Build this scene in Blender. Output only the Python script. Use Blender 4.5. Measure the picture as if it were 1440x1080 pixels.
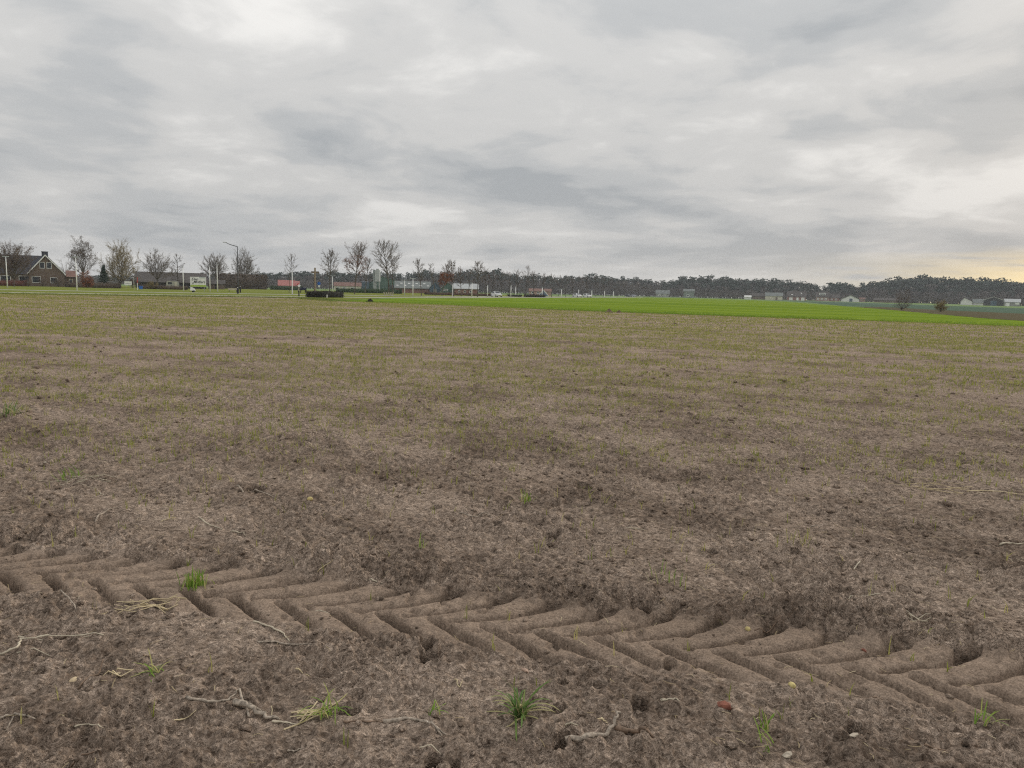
import bpy, bmesh, math, random
import numpy as np
from mathutils import Vector, Matrix, Euler
from mathutils.geometry import delaunay_2d_cdt

# ------------------------------------------------------------------ clear
for o in list(bpy.data.objects):
    bpy.data.objects.remove(o, do_unlink=True)
scene = bpy.context.scene
C = scene.collection
R = math.radians

# ------------------------------------------------------------------ camera
CAM_H = 1.55
FPX = 1040.0                      # focal length in photo pixels (1440 wide)
ROLL = math.atan(0.0238)
PITCH = math.atan(130.0 / FPX)
fwd = Vector((0, math.cos(PITCH), -math.sin(PITCH)))
r0 = Vector((1, 0, 0))
u0 = r0.cross(fwd)
right = r0 * math.cos(ROLL) + u0 * math.sin(ROLL)
up = u0 * math.cos(ROLL) - r0 * math.sin(ROLL)
cam_data = bpy.data.cameras.new('camera')
cam_data.sensor_width = 36.0
cam_data.lens = 36.0 * FPX / 1440.0
cam_data.clip_start = 0.05
cam_data.clip_end = 8000.0
cam = bpy.data.objects.new('camera', cam_data)
C.objects.link(cam)
mw = Matrix((right, up, -fwd)).transposed().to_4x4()
mw.translation = (0, 0, CAM_H)
cam.matrix_world = mw
scene.camera = cam

# ------------------------------------------------------------------ world: overcast sky
SUN_AZ, SUN_EL = R(42), R(16)
world = bpy.data.worlds.new('World')
scene.world = world
world.use_nodes = True
nt = world.node_tree
nt.nodes.clear()


def N(tree, kind, **kw):
    n = tree.nodes.new(kind)
    for k, v in kw.items():
        if k.startswith('i_'):
            key = k[2:]
            key = int(key) if key.isdigit() else key.replace('_', ' ')
            n.inputs[key].default_value = v
        else:
            setattr(n, k, v)
    return n


def mathn(tree, op, a, b=None, c=None, clamp=False):
    n = tree.nodes.new('ShaderNodeMath')
    n.operation = op
    n.use_clamp = clamp
    for i, v in enumerate((a, b, c)):
        if v is None:
            continue
        if isinstance(v, (int, float)):
            n.inputs[i].default_value = v
        else:
            tree.links.new(v, n.inputs[i])
    return n.outputs[0]


def mixc(tree, f, a, b, mode='MIX'):
    n = tree.nodes.new('ShaderNodeMix')
    n.data_type = 'RGBA'
    n.blend_type = mode
    n.clamp_factor = True
    for key, v in ((0, f), (6, a), (7, b)):
        if isinstance(v, (int, float)):
            n.inputs[key].default_value = v
        elif isinstance(v, (tuple, list)):
            n.inputs[key].default_value = tuple(v) + ((1.0,) if len(v) == 3 else ())
        else:
            tree.links.new(v, n.inputs[key])
    return n.outputs[2]


def ramp(tree, f, stops, interp='EASE'):
    n = tree.nodes.new('ShaderNodeValToRGB')
    n.color_ramp.interpolation = interp
    els = n.color_ramp.elements
    while len(els) < len(stops):
        els.new(0.5)
    for e, (p, c) in zip(els, stops):
        e.position = p
        e.color = (c, c, c, 1) if isinstance(c, (int, float)) else tuple(c) + (1,)
    tree.links.new(f, n.inputs[0])
    return n.outputs[0]


def noise(tree, vec, scale, detail=4, rough=0.55, dist=0.0, dims='3D'):
    n = tree.nodes.new('ShaderNodeTexNoise')
    n.noise_dimensions = dims
    n.inputs['Scale'].default_value = scale
    n.inputs['Detail'].default_value = detail
    n.inputs['Roughness'].default_value = rough
    n.inputs['Distortion'].default_value = dist
    tree.links.new(vec, n.inputs['Vector'])
    return n.outputs['Fac']


tc = nt.nodes.new('ShaderNodeTexCoord')
sep = nt.nodes.new('ShaderNodeSeparateXYZ')
nt.links.new(tc.outputs['Generated'], sep.inputs[0])
dx, dy, dz = sep.outputs
zc = mathn(nt, 'MAXIMUM', dz, 0.0)
den = mathn(nt, 'ADD', zc, 0.15)
cx = mathn(nt, 'DIVIDE', dx, den)
cy = mathn(nt, 'DIVIDE', dy, den)
comb = nt.nodes.new('ShaderNodeCombineXYZ')
nt.links.new(cx, comb.inputs[0])
nt.links.new(cy, comb.inputs[1])
comb.inputs[2].default_value = 3.7
n_big = noise(nt, comb.outputs[0], 0.75, 5, 0.5, 0.3)
n_mid = noise(nt, comb.outputs[0], 2.2, 7, 0.55, 0.3)
mixn = mathn(nt, 'ADD', mathn(nt, 'MULTIPLY', n_big, 0.62), mathn(nt, 'MULTIPLY', n_mid, 0.38))
cloud = ramp(nt, mixn, [(0.385, (0.370, 0.392, 0.412)), (0.46, (0.480, 0.492, 0.500)),
                        (0.53, (0.590, 0.588, 0.580)), (0.63, (0.79, 0.778, 0.755))])
# towards the horizon the layer closes to an even grey
hz = mathn(nt, 'POWER', mathn(nt, 'SUBTRACT', 1.0, mathn(nt, 'MULTIPLY', zc, 3.4), clamp=True), 2.0, clamp=True)
cloud = mixc(nt, mathn(nt, 'MULTIPLY', hz, 0.45), cloud, (0.600, 0.597, 0.585))
# overcast luminance rises to the zenith
cie = mathn(nt, 'ADD', 0.97, mathn(nt, 'MULTIPLY', mathn(nt, 'POWER', zc, 1.6), 1.15))
cloud = mixc(nt, 1.0, cloud, cie, 'MULTIPLY')
# warm break in the cloud along the horizon around the low sun
sdx, sdy = math.sin(SUN_AZ), math.cos(SUN_AZ)
hl = mathn(nt, 'SQRT', mathn(nt, 'ADD', mathn(nt, 'MULTIPLY', dx, dx), mathn(nt, 'MULTIPLY', dy, dy)))
caz = mathn(nt, 'DIVIDE', mathn(nt, 'ADD', mathn(nt, 'MULTIPLY', dx, sdx), mathn(nt, 'MULTIPLY', dy, sdy)),
            mathn(nt, 'MAXIMUM', hl, 0.001))
near_sun = mathn(nt, 'POWER', mathn(nt, 'MAXIMUM', caz, 0.0), 42.0)
wide_sun = mathn(nt, 'POWER', mathn(nt, 'MAXIMUM', caz, 0.0), 5.0)
low = mathn(nt, 'POWER', mathn(nt, 'SUBTRACT', 1.0, mathn(nt, 'MULTIPLY', zc, 9.0), clamp=True), 2.0)
cloud = mixc(nt, mathn(nt, 'MULTIPLY', mathn(nt, 'MULTIPLY', wide_sun, low), 0.42), cloud, (0.70, 0.625, 0.52))
strk = nt.nodes.new('ShaderNodeCombineXYZ')
nt.links.new(mathn(nt, 'MULTIPLY', dx, 5.0), strk.inputs[0])
nt.links.new(mathn(nt, 'MULTIPLY', dy, 5.0), strk.inputs[1])
nt.links.new(mathn(nt, 'MULTIPLY', dz, 60.0), strk.inputs[2])
n_str = noise(nt, strk.outputs[0], 1.0, 5, 0.55, 0.3)
brk = ramp(nt, n_str, [(0.36, 0.0), (0.50, 1.0)])
low2 = mathn(nt, 'POWER', mathn(nt, 'SUBTRACT', 1.0, mathn(nt, 'MULTIPLY', zc, 15.5), clamp=True), 1.0)
gap = mathn(nt, 'MULTIPLY', mathn(nt, 'MULTIPLY', brk, low2), near_sun, clamp=True)
sky = nt.nodes.new('ShaderNodeTexSky')
sky.sky_type = 'NISHITA'
sky.sun_disc = False
sky.sun_elevation = SUN_EL
sky.sun_rotation = SUN_AZ
sky.air_density = 1.5
sky.dust_density = 4.0
glow = mixc(nt, 0.8, sky.outputs[0], (15.5, 11.8, 3.2))
cloud10 = mixc(nt, 1.0, cloud, (10, 10, 10), 'MULTIPLY')
cloud10.node.clamp_result = False
veil = mixc(nt, 0.012, cloud10, sky.outputs[0])
final = mixc(nt, gap, veil, glow)
bg = nt.nodes.new('ShaderNodeBackground')
bg.inputs['Strength'].default_value = 0.1
nt.links.new(final, bg.inputs[0])
wo = nt.nodes.new('ShaderNodeOutputWorld')
nt.links.new(bg.outputs[0], wo.inputs[0])

sun_data = bpy.data.lights.new('sun', 'SUN')
sun_data.energy = 1.5
sun_data.angle = R(12)
sun_data.color = (1.0, 0.93, 0.82)
sun = bpy.data.objects.new('sun', sun_data)
C.objects.link(sun)
sv = Vector((math.sin(SUN_AZ) * math.cos(SUN_EL), math.cos(SUN_AZ) * math.cos(SUN_EL), math.sin(SUN_EL)))
sun.rotation_euler = sv.to_track_quat('Z', 'Y').to_euler()

scene.view_settings.view_transform = 'Standard'
scene.view_settings.look = 'None'
scene.view_settings.exposure = 0.0
scene.view_settings.gamma = 1.0
scene.render.engine = 'CYCLES'
scene.cycles.use_denoising = False
scene.cycles.filter_width = 1.2
scene.cycles.max_bounces = 4
scene.cycles.diffuse_bounces = 1
scene.cycles.volume_bounces = 0
scene.cycles.transparent_max_bounces = 4


# ------------------------------------------------------------------ photo pixel <-> ground
def ray(x, y):
    return (fwd * FPX + right * (x - 720) - up * (y - 540)).normalized()


def G(x, y, z=0.0):
    """ground point seen at a photo pixel"""
    d = ray(x, y)
    t = (z - CAM_H) / d.z
    return Vector((d.x * t, d.y * t, z))


def A(x, Y):
    """ground point at forward distance Y in photo column x"""
    k = (x - 720) / FPX
    num = k * (fwd.y * Y - fwd.z * CAM_H) - (right.y * Y - right.z * CAM_H)
    return Vector((num / (right.x - k * fwd.x), Y, 0))


def HOR(x):
    return 540 - 130 + 0.0238 * (x - 720)


def M(px, Y):
    """pixels to metres at distance Y"""
    return px * Y / FPX


# ------------------------------------------------------------------ object helpers
def link(name, me, mat=None, parent=None, loc=None):
    o = bpy.data.objects.new(name, me)
    C.objects.link(o)
    if mat is not None and me is not None:
        if isinstance(mat, (list, tuple)):
            for m in mat:
                me.materials.append(m)
        elif len(me.materials) == 0:
            me.materials.append(mat)
    if parent is not None:
        o.parent = parent
    if loc is not None:
        o.location = loc
    return o


def tag(o, label=None, cat=None, group=None, kind=None):
    if label: o['label'] = label
    if cat: o['category'] = cat
    if group: o['group'] = group
    if kind: o['kind'] = kind
    return o


def empty(name, loc=(0, 0, 0), rz=0.0):
    o = bpy.data.objects.new(name, None)
    o.empty_display_size = 0.2
    C.objects.link(o)
    o.location = loc
    o.rotation_euler = (0, 0, rz)
    return o


def copy_tree(o, parent=None):
    c = o.copy()
    C.objects.link(c)
    c.parent = parent
    for ch in o.children:
        copy_tree(ch, c)
    return c


def np_mesh(name, verts, faces, smooth=False):
    """verts (n,3), faces (m,k) arrays of one polygon size"""
    me = bpy.data.meshes.new(name)
    verts = np.ascontiguousarray(verts, dtype=np.float32)
    faces = np.ascontiguousarray(faces, dtype=np.int32)
    k = faces.shape[1]
    me.vertices.add(len(verts))
    me.vertices.foreach_set('co', verts.ravel())
    me.loops.add(faces.size)
    me.loops.foreach_set('vertex_index', faces.ravel())
    me.polygons.add(len(faces))
    me.polygons.foreach_set('loop_start', np.arange(0, faces.size, k, dtype=np.int32))
    me.polygons.foreach_set('loop_total', np.full(len(faces), k, dtype=np.int32))
    if smooth:
        me.polygons.foreach_set('use_smooth', np.ones(len(faces), dtype=bool))
    me.update(calc_edges=True)
    me.validate()
    return me


def attr(me, name, vals):
    a = me.attributes.new(name, 'FLOAT', 'POINT')
    a.data.foreach_set('value', np.ascontiguousarray(vals, dtype=np.float32))


class MB:
    """collects boxes, prisms, tubes; build() links them as one mesh"""

    def __init__(self):
        self.v, self.f = [], []

    def add(self, vs, fs):
        b = len(self.v)
        self.v += [tuple(v) for v in vs]
        self.f += [tuple(b + i for i in f) for f in fs]
        return self

    def box(self, x0, x1, y0, y1, z0, z1):
        vs = [(x, y, z) for z in (z0, z1) for y in (y0, y1) for x in (x0, x1)]
        return self.add(vs, [(0, 2, 3, 1), (4, 5, 7, 6), (0, 1, 5, 4), (2, 6, 7, 3), (0, 4, 6, 2), (1, 3, 7, 5)])

    def tube(self, pts, rads, n=6, cap=True):
        pts = [Vector(p) for p in pts]
        if isinstance(rads, (int, float)):
            rads = [rads] * len(pts)
        vs, fs = [], []
        for i, p in enumerate(pts):
            d = (pts[min(i + 1, len(pts) - 1)] - pts[max(i - 1, 0)]).normalized()
            a = d.cross(Vector((0, 0, 1)))
            if a.length < 0.05:
                a = d.cross(Vector((1, 0, 0)))
            a.normalize()
            b = d.cross(a)
            for k in range(n):
                t = 2 * math.pi * k / n
                vs.append(p + (a * math.cos(t) + b * math.sin(t)) * rads[i])
        for i in range(len(pts) - 1):
            for k in range(n):
                k2 = (k + 1) % n
                fs.append((i * n + k, i * n + k2, (i + 1) * n + k2, (i + 1) * n + k))
        if cap:
            fs.append(tuple(range(n - 1, -1, -1)))
            fs.append(tuple((len(pts) - 1) * n + k for k in range(n)))
        return self.add(vs, fs)

    def prism(self, poly, y0, y1):
        """polygon in x,z extruded along y"""
        n = len(poly)
        vs = [(x, y0, z) for x, z in poly] + [(x, y1, z) for x, z in poly]
        fs = [tuple(range(n)), tuple(range(2 * n - 1, n - 1, -1))]
        for i in range(n):
            j = (i + 1) % n
            fs.append((j, i, n + i, n + j))
        return self.add(vs, fs)

    def mesh(self, name, smooth=False):
        me = bpy.data.meshes.new(name)
        me.from_pydata(self.v, [], self.f)
        bm = bmesh.new()
        bm.from_mesh(me)
        bmesh.ops.recalc_face_normals(bm, faces=bm.faces)
        bm.to_mesh(me)
        bm.free()
        if smooth:
            for p in me.polygons:
                p.use_smooth = True
        return me

    def build(self, name, mat, parent=None, loc=None, smooth=False):
        return link(name, self.mesh(name, smooth), mat, parent, loc)


# ------------------------------------------------------------------ materials
MATS = {}


def mat_base(name):
    m = bpy.data.materials.new(name)
    m.use_nodes = True
    t = m.node_tree
    b = t.nodes['Principled BSDF']
    b.inputs['Specular IOR Level'].default_value = 0.25
    return m, t, b


def simple(name, col, rough=0.8, var=0.25, scale=3.0, metal=0.0, bump=0.0):
    if name in MATS:
        return MATS[name]
    m, t, b = mat_base(name)
    g = t.nodes.new('ShaderNodeNewGeometry')
    n = noise(t, g.outputs['Position'], scale, 5, 0.6)
    dark = tuple(c * (1 - var) for c in col)
    lite = tuple(min(1, c * (1 + var)) for c in col)
    t.links.new(mixc(t, ramp(t, n, [(0.3, 0.0), (0.7, 1.0)]), dark, lite), b.inputs['Base Color'])
    b.inputs['Roughness'].default_value = rough
    b.inputs['Metallic'].default_value = metal
    if bump:
        bp = t.nodes.new('ShaderNodeBump')
        bp.inputs['Distance'].default_value = bump
        t.links.new(n, bp.inputs['Height'])
        t.links.new(bp.outputs[0], b.inputs['Normal'])
    MATS[name] = m
    return m


def brick_mat(name, c1, c2, mortar):
    m, t, b = mat_base(name)
    tcn = t.nodes.new('ShaderNodeTexCoord')
    sp = t.nodes.new('ShaderNodeSeparateXYZ')
    t.links.new(tcn.outputs['Object'], sp.inputs[0])
    cb = t.nodes.new('ShaderNodeCombineXYZ')
    t.links.new(mathn(t, 'ADD', sp.outputs[0], sp.outputs[1]), cb.inputs[0])
    t.links.new(sp.outputs[2], cb.inputs[1])
    br = t.nodes.new('ShaderNodeTexBrick')
    t.links.new(cb.outputs[0], br.inputs['Vector'])
    br.inputs['Color1'].default_value = c1 + (1,)
    br.inputs['Color2'].default_value = c2 + (1,)
    br.inputs['Mortar'].default_value = mortar + (1,)
    br.inputs['Scale'].default_value = 1.0
    br.inputs['Brick Width'].default_value = 0.22
    br.inputs['Row Height'].default_value = 0.065
    br.inputs['Mortar Size'].default_value = 0.008
    n = noise(t, tcn.outputs['Object'], 0.8, 4, 0.6)
    t.links.new(mixc(t, 0.5, br.outputs['Color'], mixc(t, n, (0.5, 0.5, 0.5), (1.4, 1.4, 1.4)), 'MULTIPLY'), b.inputs['Base Color'])
    b.inputs['Roughness'].default_value = 0.9
    return m


def foliage_mat(name, c1, c2, trans=0.25):
    m, t, b = mat_base(name)
    g = t.nodes.new('ShaderNodeNewGeometry')
    n = noise(t, g.outputs['Position'], 0.9, 3, 0.6)
    f = mathn(t, 'ADD', mathn(t, 'MULTIPLY', n, 0.6), mathn(t, 'MULTIPLY', g.outputs['Random Per Island'], 0.4))
    t.links.new(mixc(t, ramp(t, f, [(0.25, 0.0), (0.75, 1.0)], 'LINEAR'), c1, c2), b.inputs['Base Color'])
    b.inputs['Roughness'].default_value = 0.75
    return m


def soil_mat():
    m, t, b = mat_base('soil')
    g = t.nodes.new('ShaderNodeNewGeometry')
    P = g.outputs['Position']
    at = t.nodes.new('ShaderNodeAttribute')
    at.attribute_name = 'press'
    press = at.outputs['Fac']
    # rows run along ROWDIR: coordinates stretched along them
    mp = t.nodes.new('ShaderNodeMapping')
    mp.vector_type = 'POINT'
    mp.inputs['Rotation'].default_value = (0, 0, -ROWANG)
    t.links.new(P, mp.inputs['Vector'])
    mp2 = t.nodes.new('ShaderNodeMapping')
    mp2.inputs['Scale'].default_value = (0.10, 1.0, 1.0)
    t.links.new(mp.outputs[0], mp2.inputs['Vector'])
    streak = noise(t, mp2.outputs[0], 1.6, 5, 0.62, 0.2)
    patch = noise(t, P, 0.75, 6, 0.66, 0.4)
    med = noise(t, P, 7.0, 6, 0.62, 0.4)
    fine = noise(t, P, 26.0, 5, 0.58, 0.5)
    grit = noise(t, P, 130.0, 3, 0.65)
    # crust network: ridges of a warped noise
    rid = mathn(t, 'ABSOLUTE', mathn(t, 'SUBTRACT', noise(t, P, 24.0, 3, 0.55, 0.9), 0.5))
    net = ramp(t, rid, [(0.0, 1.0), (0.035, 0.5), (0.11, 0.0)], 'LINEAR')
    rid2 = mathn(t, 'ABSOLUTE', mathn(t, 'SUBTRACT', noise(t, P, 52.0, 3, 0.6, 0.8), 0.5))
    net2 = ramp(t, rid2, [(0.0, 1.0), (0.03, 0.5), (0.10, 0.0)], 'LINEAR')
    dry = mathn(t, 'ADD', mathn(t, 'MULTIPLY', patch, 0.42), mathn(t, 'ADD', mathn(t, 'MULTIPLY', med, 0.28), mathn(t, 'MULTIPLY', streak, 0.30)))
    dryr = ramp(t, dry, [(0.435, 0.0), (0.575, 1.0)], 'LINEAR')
    moist = mixc(t, ramp(t, fine, [(0.36, 0.0), (0.64, 1.0)]), (0.042, 0.029, 0.021), (0.165, 0.117, 0.085))  # fine hollows also darkened in the colour, as bump shading is weak
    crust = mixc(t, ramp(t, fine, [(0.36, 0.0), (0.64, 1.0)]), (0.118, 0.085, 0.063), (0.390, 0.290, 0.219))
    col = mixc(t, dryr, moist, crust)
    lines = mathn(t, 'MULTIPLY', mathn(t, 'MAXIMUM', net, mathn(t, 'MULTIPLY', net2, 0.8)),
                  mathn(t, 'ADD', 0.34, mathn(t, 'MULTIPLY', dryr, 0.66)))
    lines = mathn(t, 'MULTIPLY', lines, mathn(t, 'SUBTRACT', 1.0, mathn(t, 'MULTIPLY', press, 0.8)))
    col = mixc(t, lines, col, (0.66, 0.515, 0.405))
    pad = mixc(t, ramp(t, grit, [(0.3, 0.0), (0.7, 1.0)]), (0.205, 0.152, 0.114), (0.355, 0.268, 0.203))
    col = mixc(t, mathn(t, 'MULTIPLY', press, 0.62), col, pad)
    col = mixc(t, 1.0, col, ramp(t, grit, [(0.25, 0.70), (0.75, 1.28)], 'LINEAR'), 'MULTIPLY')
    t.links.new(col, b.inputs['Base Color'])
    b.inputs['Roughness'].default_value = 0.92
    b.inputs['Specular IOR Level'].default_value = 0.0
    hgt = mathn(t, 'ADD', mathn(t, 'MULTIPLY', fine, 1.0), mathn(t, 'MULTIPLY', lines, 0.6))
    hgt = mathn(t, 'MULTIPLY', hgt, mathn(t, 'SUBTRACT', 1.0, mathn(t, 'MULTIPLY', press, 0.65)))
    bp = t.nodes.new('ShaderNodeBump')
    bp.inputs['Distance'].default_value = 0.018
    bp.inputs['Strength'].default_value = 1.0
    t.links.new(hgt, bp.inputs['Height'])
    bp2 = t.nodes.new('ShaderNodeBump')
    bp2.inputs['Distance'].default_value = 0.0025
    t.links.new(grit, bp2.inputs['Height'])
    t.links.new(bp.outputs[0], bp2.inputs['Normal'])
    t.links.new(bp2.outputs[0], b.inputs['Normal'])
    return m


def field_mat(name, c1, c2, c3, scale_along=0.03, scale_across=0.35, rot=0.0, fine=6.0):
    m, t, b = mat_base(name)
    g = t.nodes.new('ShaderNodeNewGeometry')
    mp = t.nodes.new('ShaderNodeMapping')
    mp.inputs['Rotation'].default_value = (0, 0, -rot)
    t.links.new(g.outputs['Position'], mp.inputs['Vector'])
    mp2 = t.nodes.new('ShaderNodeMapping')
    mp2.inputs['Scale'].default_value = (scale_along, scale_across, 1)
    t.links.new(mp.outputs[0], mp2.inputs['Vector'])
    s = noise(t, mp2.outputs[0], 1.0, 5, 0.6)
    f = noise(t, g.outputs['Position'], fine, 4, 0.65)
    col = mixc(t, ramp(t, s, [(0.32, 0.0), (0.68, 1.0)]), c1, c2)
    col = mixc(t, ramp(t, f, [(0.48, 0.0), (0.75, 0.6)]), col, c3)
    t.links.new(col, b.inputs['Base Color'])
    b.inputs['Roughness'].default_value = 0.85
    b.inputs['Specular IOR Level'].default_value = 0.0
    bp = t.nodes.new('ShaderNodeBump')
    bp.inputs['Distance'].default_value = 0.08
    t.links.new(f, bp.inputs['Height'])
    t.links.new(bp.outputs[0], b.inputs['Normal'])
    return m


def blade_mat(name, c1, c2, c3):
    m, t, b = mat_base(name)
    at = t.nodes.new('ShaderNodeAttribute')
    at.attribute_name = 'tint'
    col = ramp(t, at.outputs['Fac'], [(0.0, c1), (0.55, c2), (1.0, c3)], 'LINEAR')
    t.links.new(col, b.inputs['Base Color'])
    b.inputs['Roughness'].default_value = 0.6
    b.inputs['Specular IOR Level'].default_value = 0.1
    tr = t.nodes.new('ShaderNodeBsdfTranslucent')
    t.links.new(col, tr.inputs[0])
    mx = t.nodes.new('ShaderNodeMixShader')
    mx.inputs[0].default_value = 0.3
    t.links.new(b.outputs[0], mx.inputs[1])
    t.links.new(tr.outputs[0], mx.inputs[2])
    t.links.new(mx.outputs[0], t.nodes['Material Output'].inputs[0])
    return m


# ------------------------------------------------------------------ numpy noise
_prng = np.random.RandomState(11)
_perm = _prng.permutation(4096).astype(np.int64)
_ga = _prng.rand(4096) * 2 * np.pi
_gx, _gy = np.cos(_ga), np.sin(_ga)


def pn(x, y, s, seed=0):
    """2D gradient noise about -0.7..0.7, feature size s metres"""
    x = x / s + seed * 17.31
    y = y / s - seed * 9.77
    xi = np.floor(x).astype(np.int64)
    yi = np.floor(y).astype(np.int64)
    xf, yf = x - xi, y - yi
    u = xf * xf * xf * (xf * (xf * 6 - 15) + 10)
    v = yf * yf * yf * (yf * (yf * 6 - 15) + 10)

    def g(ix, iy, fx, fy):
        h = _perm[(_perm[ix & 4095] + iy) & 4095]
        return _gx[h] * fx + _gy[h] * fy
    a = g(xi, yi, xf, yf)
    b = g(xi + 1, yi, xf - 1, yf)
    c = g(xi, yi + 1, xf, yf - 1)
    d = g(xi + 1, yi + 1, xf - 1, yf - 1)
    return (a + u * (b - a)) * (1 - v) + (c + u * (d - c)) * v


def sstep(a, b, x):
    t = np.clip((x - a) / (b - a), 0, 1)
    return t * t * (3 - 2 * t)


# ------------------------------------------------------------------ field geometry: rows and wheel track
_e0, _e1 = G(470, 424.5), G(1440, 459)
ROWANG = math.atan2(_e1.y - _e0.y, _e1.x - _e0.x)
ROWD = np.array([math.cos(ROWANG), math.sin(ROWANG)])
ROWN = np.array([-math.sin(ROWANG), math.cos(ROWANG)])

_tp = [G(x, y) for x, y in [(-300, 786), (0, 812), (240, 832), (480, 853), (700, 884), (960, 913), (1200, 946), (1440, 981), (1700, 1021)]]
_tq = np.polyfit([p.x for p in _tp], [p.y for p in _tp], 2)
_tsl = math.atan(np.polyval(np.polyder(_tq), 0.0))
TP, WUP, WLO = 0.262, 0.345, 0.215


def track_coords(X, Y):
    t = (Y - np.polyval(_tq, X)) * math.cos(_tsl)
    s = X / math.cos(_tsl)
    return s, t


PITS = [(600, 906, .028), (602, 921, .036), (795, 742, .040), (780, 749, .03), (657, 693, .032), (714, 700, .026), (766, 662, .026),
        (779, 704, .03), (760, 731, .024), (799, 727, .024), (768, 690, .03), (788, 687, .026), (355, 690, .075), (612, 714, .03),
        (1082, 706, .035), (1078, 716, .03), (1075, 724, .034), (1056, 647, .03), (1062, 673, .03), (1203, 727, .03), (1332, 649, .04),
        (1353, 651, .03), (1324, 706, .026), (1049, 745, .03), (786, 1002, .022), (795, 1044, .022), (786, 1054, .022), (486, 997, .028),
        (792, 963, .018), (776, 609, .03), (778, 633, .03), (1248, 672, .03), (820, 678, .05), (1245, 612, .03), (940, 936, .02),
        (610, 1074, .025), (635, 1076, .02), (1200, 1035, .025), (900, 992, .03), (145, 955, .03), (55, 953, .02), (1118, 778, .03),
        (1000, 777, .03), (690, 776, .03), (700, 740, .02), (560, 700, .03), (1180, 790, .03), (1400, 800, .03), (905, 858, .03)]


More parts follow.
